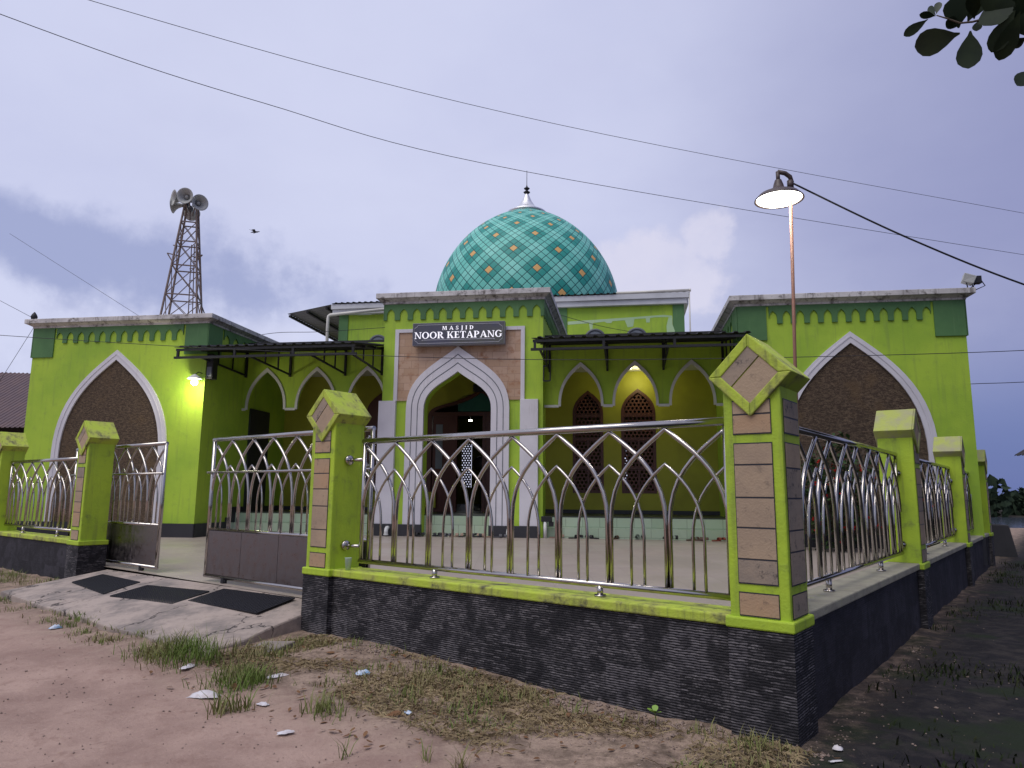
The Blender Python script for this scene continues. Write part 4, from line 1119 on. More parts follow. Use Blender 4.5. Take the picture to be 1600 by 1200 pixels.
# ------------------------------------------------------------------ cables
def cable(label, pts, r, frame='G', sag=0, n=40, name='power_cable', group=None):
    if sag:
        a_, b_ = Vector(pts[0]), Vector(pts[-1]); pts = [a_.lerp(b_, i/n)-Vector((0, 0, sag*4*(i/n)*(1-i/n))) for i in range(n+1)]
    elif len(pts) > 2:      # smooth curve through the points
        P_ = [Vector(p) for p in pts]; out = []
        for i in range(len(P_)-1):
            p0, p1, p2, p3 = P_[max(i-1, 0)], P_[i], P_[i+1], P_[min(i+2, len(P_)-1)]
            for k in range(10):
                t_ = k/10; out.append(.5*((2*p1)+(p2-p0)*t_+(2*p0-5*p1+4*p2-p3)*t_**2+(3*p1-p0-3*p2+p3)*t_**3))
        out.append(P_[-1]); pts = out
    w_ = [pt(frame, p) for p in pts]; c = w_[len(w_)//2]
    t = bpy.data.objects.new(name, None)
    a = MB(); a.tube([p-c for p in w_], r, 6)
    o = a.build(name, M['wire']); o.location = c
    bpy.data.objects.remove(t)
    o['label'] = label; o['category'] = 'cable'
    if group: o['group'] = group
cable('topmost thin overhead cable crossing the sky above the dome', [(-8.6, 5.0, 7.2), (-4.72, 7.17, 6.99), (.62, 9.69, 6.96), (9.79, 12.92, 7.0), (16, 15.2, 7.15)], .0036)
cable('second overhead cable crossing the sky just above the dome finial', [(-8.5, 4.2, 6.75), (-5.38, 6.73, 6.5), (-3.22, 8.39, 6.5), (.17, 10.28, 6.5), (10.42, 13.86, 6.5), (16, 15.8, 6.6)], .0042)
cable('thick black cable running from the street lamp head to the right edge', [(2.66, 6.40, 4.56), (3.7, 6.35, 4.0), (4.85, 6.30, 3.49), (6.4, 6.2, 2.95), (7.6, 6.0, 2.75)], .0085)
cable('long slack cable hanging across the whole front below both awnings', [(-15.5, -3, 5.95), (-11.78, -3, 5.6), (-6.66, -3, 5.18), (-1.19, -3, 4.81), (2.64, -3, 4.64), (6.75, -3, 4.58), (11.67, -3, 4.6), (15.5, -3, 4.72)], .008, 'M')
cable('cable leaving the right wing wall towards the right edge below the long slack cable', [(12.25, 2.0, 4.60), (13.87, 2, 4.67), (15.14, 2, 4.70), (19, 2, 4.85)], .010, 'M')
cable('short cable rising from the left wing roof to the portal side', [(-8.6, 2.0, 6.35), (-6.9, 2.2, 6.70), (-5.4, 3.2, 6.95), (-2.3, 5.0, 7.55)], .009, 'M', name='roof_cable')
cable('short cable sloping from the portal cornice across the round windows', [(2.3, 4.0, 7.5), (3.6, 6.0, 7.55), (5.2, 6.9, 7.4)], .009, 'M', name='roof_cable')
cable('upper thin cable from the left edge down behind the left wing roof', [(-17.0, 2, 10.55), (-9.7, 2, 6.25)], .006, 'M', name='roof_cable')
cable('thin cable from the left edge to the small spotlight on the left wing', [(-16, -1.6, 8.25), (-12.18, -1.6, 6.42)], .006, 'M', name='roof_cable')
cable('slanting guy line below the left wing cornice corner at the left edge', [(-12.3, -1.4, 6.25), (-14.2, -1.4, 3.0)], .006, 'M', name='guy_line')

# ------------------------------------------------------------------ neighbours
nh = thing('neighbour_house', 'dark house with rusty sheet roof at the left edge behind the left wing', 'house', 'M', (-17.5, 6, 0))
a = MB(); a.box(-22.5, 4.2, 0, -13.6, 10, 3.9); a.build('wall', M['darkwall'], nh)
a = MB(); corr(a, (-23, 3.0, 3.75), (-13.2, 3.0, 3.75), (-23, 6.8, 6.5), (-13.2, 6.8, 6.1), .2, .03); corr(a, (-23, 10.6, 3.75), (-13.2, 10.6, 3.75), (-23, 6.8, 6.5), (-13.2, 6.8, 6.1), .2, .03); a.build('roof', M['rustroof'], nh)
for u in (-22, -19, -16.2, -13.7):
    a = MB(); a.box(u-.07, 3.2, 0, u+.07, 3.34, 3.78); a.build('post', M['darkwall'], nh)
hu = thing('hut', 'dark hut whose roof tip shows at the right edge over the river', 'hut', 'G', (21.5, 22, 0))
a = MB(); corr(a, (17.7, 19, 3.06), (17.7, 25, 3.06), (21.5, 19, 5.2), (21.5, 25, 5.2), .25, .04); corr(a, (25.2, 19, 3.06), (25.2, 25, 3.06), (21.5, 19, 5.2), (21.5, 25, 5.2), .25, .04); a.build('roof', M['roofdark'], hu)
a = MB(); a.box(18.9, 19.6, -.1, 24.2, 24.6, 3.5); a.build('wall', M['darkwall'], hu)
cb = MB(); cb.hexa([(12.9, 19.8, -.2), (13.85, 19.7, -.2), (13.85, 20.8, -.2), (12.9, 20.8, -.2)], [(12.95, 19.85, .90), (13.70, 19.8, .86), (13.70, 20.7, .86), (12.95, 20.7, .90)])
o = cb.build('concrete_block', M['concrete'], bevel=.04, at=(13.8, 20.1, 0)); o.location = (13.8, 20.1, 0); o['label'] = 'dark concrete block past the far end of the side wall'; o['category'] = 'concrete block'

# ------------------------------------------------------------------ far bank
random.seed(11)
mb = MB()
for i in range(240):
    x = random.uniform(-70, 330) if i > 150 else random.uniform(60, 190); y = random.uniform(114, 132); h = random.uniform(4.0, 5.9)*(1 if random.random() < .85 else 1.15); r = random.uniform(2, 3.4)
    for k in range(90):
        u = random.uniform(-1, 1); ph = random.uniform(0, 2*PI); rr = r*math.sqrt(max(0, 1-u*u))*random.uniform(.75, 1.05)
        c = Vector((x+rr*math.cos(ph), y+rr*math.sin(ph)*.6, -1.9+h*.5+u*h*.5))
        s = random.uniform(.35, .8); d1 = Vector((random.uniform(-1, 1), random.uniform(-.5, .5), random.uniform(-.6, .6))).normalized()*s; d2 = Vector((random.uniform(-.5, .5), random.uniform(-.5, .5), random.uniform(.3, 1))).normalized()*s
        n = mb.add([c-d1-d2*.6, c+d1-d2*.6, c+d1*.5+d2, c-d1*.6+d2*.8]); mb.face([n, n+1, n+2, n+3])
fo = mb.build('far_forest', M['forest']); fo['kind'] = 'stuff'; fo['label'] = 'dark line of trees on the far river bank'; fo['category'] = 'forest'

# ------------------------------------------------------------------ tree at the right, only its twig tip in the picture
random.seed(21)
tr = thing('tree', 'broad leaved tree whose leafy twig hangs into the top right corner', 'tree', 'G', (8.2, 5.2, 0))
a = MB(); a.tube([(8.2, 5.2, -.2), (8.15, 5.15, 1.4), (8.05, 5.0, 2.8), (8.2, 4.9, 4.4), (8.4, 5.0, 6.4), (8.5, 5.1, 8)], [.30, .24, .2, .16, .1, .04], 12); tk = a.build('trunk', M['bark'], tr)
limbs = [[(8.08, 5.0, 3.0), (6.4, 4.2, 3.75), (4.6, 3.3, 3.95), (3.0, 2.7, 3.72), (2.2, 2.42, 3.47)], [(8.2, 4.9, 4.2), (9.5, 6.2, 5.6), (10.6, 7.4, 6.6)], [(8.2, 4.9, 4.3), (7.6, 6.4, 5.4), (7.9, 7.8, 6.4)], [(8.3, 4.95, 5), (9.2, 3.2, 6), (9.8, 1.8, 6.8)], [(8.4, 5, 6), (7.2, 4.6, 7), (6.4, 4.2, 7.6)]]
for L_ in limbs:
    a = MB(); a.tube(L_, [.08*(1-i/len(L_))+.012 for i in range(len(L_))], 8); a.build('limb', M['bark'], tk)
a = MB()
def leaf(mb, base, d, up, L_, W_, m=0, curl=.12):
    d = Vector(d).normalized(); x = d.cross(Vector(up)); 
    if x.length < 1e-4: x = Vector((1, 0, 0))
    x.normalize(); nrm = x.cross(d)
    st = [(.0, .03), (.12, .10), (.3, .30), (.5, .46), (.68, .5), (.84, .42), (.95, .22), (1, .02)]
    b0 = Vector(base); A = []
    for t_, w_ in st:
        c = b0+d*L_*t_-nrm*curl*L_*t_*t_
        A.append(mb.add([c-x*w_*W_+nrm*.12*w_*W_, c, c+x*w_*W_+nrm*.12*w_*W_]))
    for p, q in zip(A, A[1:]):
        mb.face([p, p+1, q+1, q], m, True); mb.face([p+1, p+2, q+2, q+1], m, True)
for i in range(2300):
    while True:
        p = Vector((random.uniform(-1, 1), random.uniform(-1, 1), random.uniform(-1, 1)))
        if .25 < p.length < 1: break
    c = Vector((9.3+p.x*4.0, 5.4+p.y*4.4, 6.6+p.z*2.6))
    if c.x < .76*c.y+1.0 and c.y > 0: continue
    leaf(a, c, (random.uniform(-1, 1), random.uniform(-1, 1), random.uniform(-.9, .2)), (0, 0, 1), random.uniform(.35, .6), random.uniform(.3, .42))
a.build('crown', M['leaf'], tr)
# the hanging twig, leaf by leaf
tw_ = MB(); tw_.tube([(2.25, 2.42, 3.47), (1.931, 2.207, 3.321), (1.817, 2.294, 3.331), (1.738, 2.352, 3.335), (1.692, 2.382, 3.338), (1.657, 2.401, 3.346), (1.617, 2.41, 3.371), (1.583, 2.418, 3.39)], [.010, .008, .006, .005, .004, .0035, .003, .002], 7)
tw_.build('twig', M['bark'], tk)
EYE = Vector((0, 0, 1.6))
bl = [((1.561,2.435,3.386),(-0.656,0.701,-0.280),0.090,0.043),((1.655,2.403,3.306),(-0.745,0.664,0.069),0.153,0.109),((1.672,2.371,3.294),(0.072,0.328,-0.942),0.133,0.093),((1.667,2.425,3.343),(-0.279,-0.431,0.858),0.112,0.104),((1.582,2.416,3.394),(0.325,0.156,0.933),0.062,0.030),((1.581,2.419,3.391),(-0.118,0.434,0.893),0.065,0.027),((1.586,2.427,3.394),(-0.971,-0.218,-0.093),0.069,0.030),((1.674,2.426,3.354),(-0.967,-0.222,0.125),0.063,0.049),((1.694,2.376,3.345),(-0.462,-0.748,0.476),0.108,0.061),((1.721,2.333,3.318),(0.141,-0.740,0.657),0.075,0.132),((1.716,2.324,3.373),(0.155,-0.213,-0.965),0.100,0.121),((1.770,2.275,3.307),(-0.233,0.643,-0.729),0.141,0.078),((1.773,2.257,3.288),(-0.052,0.701,-0.711),0.161,0.077),((1.707,2.373,3.337),(-0.276,-0.026,-0.961),0.041,0.036),((1.774,2.263,3.338),(0.481,0.472,-0.739),0.103,0.102),((1.830,2.313,3.230),(-0.500,0.840,-0.210),0.052,0.042),((1.819,2.310,3.098),(-0.606,-0.104,-0.789),0.075,0.059),((1.698,2.417,3.364),(0.217,-0.621,0.753),0.099,0.086),((1.821,2.301,3.317),(-0.805,-0.163,0.571),0.122,0.122),((1.835,2.303,3.218),(-0.447,-0.391,0.805),0.091,0.090),]
a = MB()
for b_, d_, L_, W_ in bl:
    leaf(a, b_, d_, (EYE-Vector(b_)).normalized()+Vector((random.uniform(-.25, .25), 0, random.uniform(-.25, .25))), L_, W_*.9, 0, random.uniform(-.1, .15))
a.build('foliage', M['leafdark'], tr)

# ------------------------------------------------------------------ flowering shrubs inside the side fence
def shrub(x, y, r, z0, z1, lab):
    t = thing('flowering_shrub', lab, 'shrub', 'M', (x, y, .42), 'red flowering shrubs before the right wing')
    a = MB()
    for k in range(9):
        an = k*.7; a.tube([(x+.06*math.cos(an), y+.06*math.sin(an), .34), (x+.25*r*math.cos(an), y+.25*r*math.sin(an), (z0+z1)/2), (x+.75*r*math.cos(an), y+.75*r*math.sin(an), z1-.25)], [.018, .013, .006], 6)
    a.build('stem', M['bark'], t)
    a = MB(); f_ = MB()
    def rp(lo):
        while True:
            p = Vector((random.uniform(-1, 1), random.uniform(-1, 1), random.uniform(-1, 1)))
            if lo < p.length < 1: break
        p *= 1+.22*math.sin(p.x*5+y)*math.sin(p.y*4+p.z*5)
        return Vector((x+p.x*r, y+p.y*r, (z0+z1)/2+p.z*(z1-z0)/2)), p
    for i in range(1900):
        c, p = rp(.35); leaf(a, c, (p.x+random.uniform(-1, 1), p.y+random.uniform(-1, 1), random.uniform(-.5, .8)), (0, 0, 1), random.uniform(.10, .17), random.uniform(.06, .09), 0)
    for i in range(46):
        c, p = rp(.80)
        for j in range(9):
            d = Vector((random.uniform(-1, 1), random.uniform(-1, 1), random.uniform(-.4, 1))).normalized()
            leaf(f_, c+d*.02, d, (random.uniform(-1, 1), random.uniform(-1, 1), 1), .055, .045)
    a.build('foliage', M['bush'], t); f_.build('blossom', M['flower'], t)
shrub(8.95, -2.55, .80, .44, 2.85, 'tall red flowering shrub before the right wing, seen through the first side railing')
shrub(10.85, -2.4, .55, .44, 2.0, 'smaller red flowering shrub before the right wing, seen through the second side railing')

# ------------------------------------------------------------------ small things
def mat_(pts, lab):
    t = thing('rubber_mat', lab, 'door mat', 'G', pts[0], 'black rubber mats at the gate')
    P_ = [Vector(p)+Vector((0, 0, .018)) for p in pts]
    nrm = (P_[1]-P_[0]).cross(P_[3]-P_[0]).normalized()
    if nrm.z < 0: nrm = -nrm
    a = MB(); a.hexa([tuple(p) for p in P_], [tuple(p+nrm*.008) for p in P_])
    a.build('sheet', M['rubber'], t)
    a = MB(); nU, nV = 20, 26
    for i in range(nU+1):
        u = i/nU; A_ = P_[0].lerp(P_[1], u)+nrm*.013; B_ = P_[3].lerp(P_[2], u)+nrm*.013; a.bar(tuple(A_), tuple(B_), .014, .012)
    for j in range(nV+1):
        u = j/nV; A_ = P_[0].lerp(P_[3], u)+nrm*.0145; B_ = P_[1].lerp(P_[2], u)+nrm*.0145; a.bar(tuple(A_), tuple(B_), .014, .012)
    a.build('ribbing', M['rubber'], t)
mat_([(-6.42,10.72,.225),(-6.22,11.14,.29),(-5.24,10.34,.28),(-5.38,9.7,.205)], 'black rubber mat nearest the left gate post')
mat_([(-5.19,9.52,.205),(-4.96,10.01,.28),(-3.87,9.41,.29),(-4.07,8.84,.215)], 'black rubber mat in the middle of the three on the ramp')
mat_([(-3.93,8.97,.235),(-3.71,9.49,.31),(-2.55,8.68,.32),(-2.79,8.12,.24)], 'black rubber mat nearest the right gate post')

def sandal(u, v, rot, mi, lab, L_=.27, tip=0):
    t = thing('sandal', lab, 'sandal', 'M', (u, v, FZ), 'sandals left at the foot of the steps')
    c, s = math.cos(rot), math.sin(rot)
    def R(x, y, z):
        if tip: y, z = y*math.cos(tip)-z*math.sin(tip), y*math.sin(tip)+z*math.cos(tip)+.05
        return (u+c*x-s*y, v+s*x+c*y, FZ+z)
    out = [(-.5, .0), (-.46, .26), (-.25, .30), (0, .28), (.25, .36), (.42, .30), (.5, .1), (.5, -.1), (.42, -.30), (.25, -.36), (0, -.28), (-.25, -.30), (-.46, -.26)]
    a = MB(); k = len(out)
    b0 = a.add([R(x*L_, y*L_*.36/.36*.36*1.1, .004) for x, y in out]); b1 = a.add([R(x*L_, y*L_*.40, .034) for x, y in out])
    a.face([b0+i for i in range(k)]); a.face([b1+i for i in range(k)])
    for i in range(k): j = (i+1) % k; a.face([b0+i, b0+j, b1+j, b1+i])
    a.build('sole', M['sandal'][mi], t)
    a = MB()
    for x0, x1 in ((.05, .16), (.20, .30)):
        pr = None
        for i in range(9):
            an = PI*i/8; y = .36*L_*.40*math.cos(an)*1.0/.40*.40; y = .125*L_/.27*math.cos(an)*.42; z = .03+.062*math.sin(an)
            q = a.add([R(x0*L_/.27*.9, y, z), R(x1*L_/.27*.9-.02, y, z), R(x1*L_/.27*.9-.02, y, z+.006), R(x0*L_/.27*.9, y, z+.006)])
            if pr is not None:
                for e in range(4): a.face([pr+e, pr+(e+1) % 4, q+(e+1) % 4, q+e])
            pr = q
    a.build('strap', M['sandal'][mi], t)
SD = [(-1.13,-.22,.5,0,'black sandal at the inner foot of the left portal pier'),(-.98,-.3,2.6,0,'black sandal beside the left portal pier, nearer the steps'),
(-.66,-.28,.4,0,'large black sandal left in the portal opening, lowest of the heap'),(-.52,-.18,1.1,0,'black sandal on top of the heap in the portal opening'),(-.36,-.24,-.3,2,'grey sandal on the right of the heap in the portal opening'),
(-.06,-.26,.1,4,'pale sole sandal in the middle of the portal opening'),(.14,-.16,1.2,0,'black sandal in the middle of the portal opening beside the pale one'),(.36,-.2,.9,2,'grey sandal right of the middle of the portal opening'),
(.56,-.25,.2,0,'black sandal in the right half of the portal opening'),(.80,-.22,2.9,4,'tan sandal close to the right portal pier'),(1.12,-.34,.1,2,'grey sandal lying before the right portal pier skirting'),
(2.58,-.02,.3,4,'tan sandal nearest the white pipe beside the portal'),(3.08,-.05,.4,0,'black sandal beneath the first right arch, left of another'),(3.62,-.02,2.7,0,'black sandal between the first and second right arches'),
(4.15,-.02,1.0,1,'brown sandal alone under the lattice windows'),(4.68,.02,1.45,0,'left one of the upright black pair leaning on the step'),(4.83,.02,1.6,0,'right one of the upright black pair leaning on the step'),
(5.48,-.05,.2,0,'flat black sandal right of the upright pair'),(6.05,-.02,.6,1,'brown sandal right of the flat black one'),(6.24,-.05,-.3,1,'brown sandal second from the right end of the steps'),(6.68,-.08,.5,3,'reddish sandal at the right end of the row near the corner post')]
for u, v, r, mi, lab in SD: sandal(u, v, r, mi, lab, .27, .9 if 'upright' in lab else 0)

def elbow(u, v, lab):
    t = thing('drain_pipe', lab, 'pipe', 'M', (u, v, FZ), 'white drain elbows at the portal foot')
    a = MB(); a.tube([(u+.0, v+.12, FZ+.20), (u, v+.02, FZ+.20), (u, v-.035, FZ+.165), (u, v-.05, FZ+.10), (u, v-.05, FZ+.01)], .055, 14); a.build('pipe', M['plastic_w'], t)
    a = MB(); a.tube([(u, v-.05, FZ+.01), (u, v-.05, FZ+.05)], .064, 14); a.build('socket', M['plastic_w'], t)
elbow(-1.92, -.25, 'white plastic drain elbow on the left portal pier skirting'); elbow(1.40, -.25, 'white plastic drain elbow on the right portal pier skirting')
vp = thing('drain_pipe', 'upright white pipe with dark valve right of the portal', 'pipe', 'M', (2.32, -.05, FZ))
a = MB(); a.tube([(2.34, -.05, FZ), (2.34, -.05, FZ+.42)], .045, 12); a.build('pipe', M['plastic_w'], vp)
a = MB(); a.box(2.24, -.1, FZ+.42, 2.52, .02, FZ+.56); a.box(2.44, -.08, FZ+.3, 2.56, .04, FZ+.42); a.build('valve', M['blackmetal'], vp, bevel=.01)

cu = thing('plastic_cup', 'clear plastic cup standing on the coping beside the gate post', 'cup', 'W', (-4.62, .09, .775))
a = MB(); a.lathe([(0, .778), (.027, .778), (.037, .90), (.040, .905), (.035, .90), (.025, .784), (0, .784)], 20, (-4.62, .09, 0)); a.build('cup', M['cup'], cu)

fn = thing('standing_fan', 'dark standing fan in the gloom of the doorway', 'fan', 'M', (-.55, 5.5, 1.0))
a = MB(); a.tube([(-.55, 5.5, 1.03), (-.55, 5.5, 2.5)], .02, 8); a.build('stem', M['fanblack'], fn)
a = MB(); a.lathe([(0, .06), (.2, .05), (.26, 0), (.2, -.06), (0, -.08)], 20, (-.55, 5.42, 2.62), (0, -1, 0)); a.build('cage', M['fanblack'], fn)
a = MB(); a.lathe([(.24, 1.01), (.22, 1.04), (.04, 1.07), (0, 1.07)], 20, (-.55, 5.5, 0)); a.build('base', M['fanblack'], fn)

bd = thing('bird', 'small dark bird gliding in the sky right of the loudspeaker tower', 'bird', 'G', (-11.48, 30, 12.93))
a = MB(); a.tube([(-11.70, 30, 12.91), (-11.60, 30, 12.93), (-11.45, 30, 12.95), (-11.30, 30, 12.95), (-11.22, 30, 12.93)], [.01, .035, .06, .045, .01], 8); body = a.build('body', M['bird'], bd); bd.scale = (.72, .72, .72)
for s_ in (-1, 1):
    a = MB(); n = a.add([(-11.38, 30, 12.98), (-11.52, 30, 12.98), (-11.55, 30+s_*.22, 13.02), (-11.36, 30+s_*.25, 13.03), (-11.62-.1*s_, 30+s_*.5, 12.97+.05*s_)]); a.face([n, n+1, n+2, n+3]); a.face([n+2, n+4, n+3]); a.build('wing', M['bird'], bd)
    a = MB(); n = a.add([(-11.40, 29.99, 12.97), (-11.5, 29.99, 12.97), (-11.44+.36*s_, 29.9, 13.0-.09*s_), (-11.36+.2*s_, 29.95, 13.01-.02*s_)]); a.face([n, n+1, n+2, n+3]); a.build('wing', M['bird'], bd)

def crumple(p, sx, sy, h, mat, name, lab, cat, seed, flat=.5):
    random.seed(seed)
    a = MB(); n1, n2 = 9, 7
    for j in range(n2):
        for i in range(n1):
            u, v = i/(n1-1)*2-1, j/(n2-1)*2-1
            r = max(abs(u), abs(v)); e = 1-.25*random.random() if r > .9 else 1
            a.v.append((u*sx*e, v*sy*e*(1-.35*u*u), max(.004, h*(1-r**1.6)*random.uniform(flat, 1))+.002))
    for j in range(n2-1):
        for i in range(n1-1): a.face([j*n1+i, j*n1+i+1, (j+1)*n1+i+1, (j+1)*n1+i], 0, True)
    o = a.build(name, mat); z = gz(p[0], p[1]); o.location = (p[0], p[1], z+.004); o.rotation_euler = (0, 0, random.uniform(0, 3)); o['label'] = lab; o['category'] = cat
    return o
crumple((-2.38,5.83), .13, .06, .06, M['bag'], 'plastic_bag', 'white crumpled plastic bag beside the grass tuft below the gate post', 'litter', 1)
crumple((-1.83,5.57), .055, .035, .025, M['bag'], 'plastic_wrapper', 'small white wrapper between the grass tuft and the flat white wrapper', 'litter', 2)
crumple((-1.48,4.99), .065, .035, .02, M['bag'], 'plastic_wrapper', 'flat white wrapper nearest the bottom edge left of the lone grass tuft', 'litter', 3)
crumple((-1.23,6.27), .07, .05, .05, M['bluefilm'], 'face_mask', 'blue and white crumpled mask in the dirt before the black wall', 'litter', 4)
crumple((-5.14,8.35), .07, .04, .06, M['bluefilm'], 'plastic_bag', 'pale blue plastic bag on the road left of the ramp grass', 'litter', 5)
crumple((-6.9,10.3), .12, .03, .02, M['bag'], 'plastic_wrapper', 'white wrapper at the left edge of the road by the grass', 'litter', 6)
crumple((2.09,4.8), .035, .03, .04, M['bag'], 'paper_scrap', 'crumpled white scrap on the dark ground right of the corner post', 'litter', 7)
crumple((1.97,4.56), .05, .016, .01, M['bag'], 'paper_scrap', 'flat white strip on the dark ground at the corner post foot', 'litter', 8)
crumple((-9.95,14.3), .10, .06, .10, M['bag'], 'plastic_cup', 'white plastic litter at the foot of the far left wall', 'litter', 9)
crumple((-2.86,6.62), .10, .05, .03, M['bag'], 'plastic_wrapper', 'dirty white wrapper under the broken ramp edge', 'litter', 10)
crumple((-1.95,6.25), .10, .05, .03, M['bag'], 'plastic_wrapper', 'greyish film on the dirt right of the green grass tuft', 'litter', 12)
crumple((-.72,5.35), .05, .03, .02, M['bluefilm'], 'plastic_wrapper', 'grey blue scrap in the dirt midway along the black wall', 'litter', 13)

sdl = pt('W', (-.92, -.17, 0)); sd_z = gz(sdl.x, sdl.y)
st_ = thing('seedling', 'single bright green seedling sprouting at the foot of the black wall near the corner', 'plant', 'W', (-.92, -.17, sd_z))
a = MB(); a.tube([(-.92, -.17, sd_z-.02), (-.915, -.17, sd_z+.05), (-.92, -.175, sd_z+.10)], .004, 6); a.build('stem', M['grass'], st_)
a = MB()
for d_ in ((-.8, -.2, .5), (.8, -.3, .4), (.1, -.8, .6), (-.2, .5, .7)): leaf(a, (-.92, -.175, sd_z+.095), d_, (0, 0, 1), .06, .045)
a.build('foliage', M['sprout'], st_)
# dry leaves, pebbles, grass: what nobody could count
random.seed(5)
def inside_fence(x, y):
    t_, w_ = wloc(x, y)
    return t_ < .03 and w_ > -.03
def on_slab(x, y):
    t_, w_ = wloc(x, y)
    return -11.6 < t_ < -5.0 and w_ > -1.35+(.25 if t_ < -9 else 0)
a = MB()
cnt = 0
while cnt < 300:
    r = random.random()
    if r < .9: x, y = pt('W', (random.uniform(-4.9, .3), -random.uniform(.05, 1.9), 0))[:2]
    else: x, y = random.uniform(-8, -1), random.uniform(4, 11)
    if inside_fence(x, y) or on_slab(x, y): continue
    t_, w_ = wloc(x, y)
    if -w_ > 2.1 and random.random() < .8: continue
    cnt += 1
    an = random.uniform(0, 6.3); L_ = random.uniform(.02, .065)*(1.7 if random.random() < .08 else 1)
    leaf(a, (x, y, gz(x, y)+.012), (math.cos(an), math.sin(an), random.uniform(-.02, .2)), (random.uniform(-.3, .3), random.uniform(-.3, .3), 1), L_, L_*.5, 0, random.uniform(-.3, .1))
dl_ = a.build('dry_leaves', M['deadleaf']); dl_['kind'] = 'stuff'; dl_['label'] = 'brown dry leaves scattered on the dirt'; dl_['category'] = 'leaves'
a = MB(); cnt = 0
while cnt < 2200:
    x, y = (random.uniform(-5, 4.5), random.uniform(3, 9)) if random.random() < .8 else (random.uniform(-9, 6), random.uniform(3, 13))
    if inside_fence(x, y) or on_slab(x, y): continue
    t_, w_ = wloc(x, y)
    if -w_ > 1.0 and t_ < 0 and random.random() < .7: continue
    if t_ > .2 and random.random() < .8: continue
    cnt += 1; s = random.uniform(.003, .010)*(2.4 if random.random() < .05 and -w_ < 1 else 1); z = gz(x, y)
    q = [random.uniform(.7, 1.3) for _ in range(6)]
    n = a.add([(x+s*q[0], y, z+s*.3), (x, y+s*q[1], z+s*.3), (x-s*q[2], y, z+s*.3), (x, y-s*q[3], z+s*.3), (x, y, z+s*q[4]), (x, y, z-s)])
    for f_ in ((0,1,4),(1,2,4),(2,3,4),(3,0,4),(1,0,5),(2,1,5),(3,2,5),(0,3,5)): a.face([n+i for i in f_])
for _ in range(900):
    t_ = random.uniform(-4.9, .2); d = abs(random.gauss(0, .16))+.01; x, y = pt('W', (t_, -d, 0))[:2]; s = random.uniform(.005, .02); z = gz(x, y)
    q = [random.uniform(.6, 1.4) for _ in range(6)]
    n = a.add([(x+s*q[0], y, z+s*.3), (x, y+s*q[1], z+s*.3), (x-s*q[2], y, z+s*.3), (x, y-s*q[3], z+s*.3), (x, y, z+s*q[4]), (x, y, z-s)])
    for f_ in ((0,1,4),(1,2,4),(2,3,4),(3,0,4),(1,0,5),(2,1,5),(3,2,5),(0,3,5)): a.face([n+i for i in f_])
pb = a.build('gravel', M['pebble']); pb['kind'] = 'stuff'; pb['label'] = 'small stones and crumbs in the dirt'; pb['category'] = 'gravel'

def blades(mb, x, y, n_, spread, h, lean=.8, w_=.0042):
    for _ in range(n_):
        px, py = x+random.gauss(0, spread), y+random.gauss(0, spread)
        if inside_fence(px, py): continue
        an = random.uniform(0, 6.283); hh = h*random.uniform(.45, 1.15); l = hh*random.uniform(.15, lean*1.15); z = gz(px, py)-.01
        if on_slab(px, py): z = max(z, .09)
        dx, dy = math.cos(an), math.sin(an); ww = w_*random.uniform(.6, 1.3)
        ax, ay = -dy*ww, dx*ww
        n = mb.add([(px-ax, py-ay, z), (px+ax, py+ay, z), (px+dx*l*.4+ax*.8, py+dy*l*.4+ay*.8, z+hh*.55), (px+dx*l*.4-ax*.8, py+dy*l*.4-ay*.8, z+hh*.55), (px+dx*l, py+dy*l, z+hh*random.uniform(.8, 1))])
        mb.face([n, n+1, n+2, n+3]); mb.face([n+3, n+2, n+4])
a = MB()
edge = [(-6.9,10.15),(-6.3,9.6),(-5.7,9.12),(-5.3,8.75),(-5.0,8.5),(-4.6,8.15),(-4.3,7.92),(-4.0,7.7),(-3.6,7.36),(-3.3,7.12)]
for x, y in edge:
    for k in range(4): blades(a, x+random.uniform(-.22, .22), y+random.uniform(-.18, .10), random.choice((8, 20, 45)), .07, random.uniform(.05, .11), .9, .0045)
for x, y, n_, s, h in [(-3.2,6.98,300,.14,.20),(-2.95,6.80,240,.12,.20),(-3.45,7.15,120,.13,.14),(-2.70,6.75,60,.08,.33),(-2.25,6.18,260,.13,.17),(-2.1,6.05,160,.1,.18),(-2.07,5.45,70,.05,.22),(-1.95,5.5,40,.05,.15),(-2.35,6.95,120,.12,.14),(-1.33,5.36,90,.06,.15),(-1.28,5.32,50,.08,.10),(-.28,4.45,26,.025,.18),(-1.0,4.62,10,.02,.17),(-.5,4.5,10,.02,.12)]: blades(a, x, y, n_, s, h, .9)
for i in range(130):     # tufts along the foot of the front wall
    t_ = random.uniform(-4.9, .1); d = random.uniform(.06, 1.15)
    x, y = pt('W', (t_, -d, 0))[:2]
    if math.sin(t_*2.3+.8)+math.sin(t_*5.1)*.6 < -.1 and d > .25: continue
    blades(a, x, y, random.randint(14, 40), .08, random.uniform(.06, .13), .8)
for i in range(40):
    t_ = random.uniform(-15, -11.3); x, y = pt('W', (t_, -random.uniform(.1, .9), 0))[:2]; blades(a, x, y, 22, .1, .12)
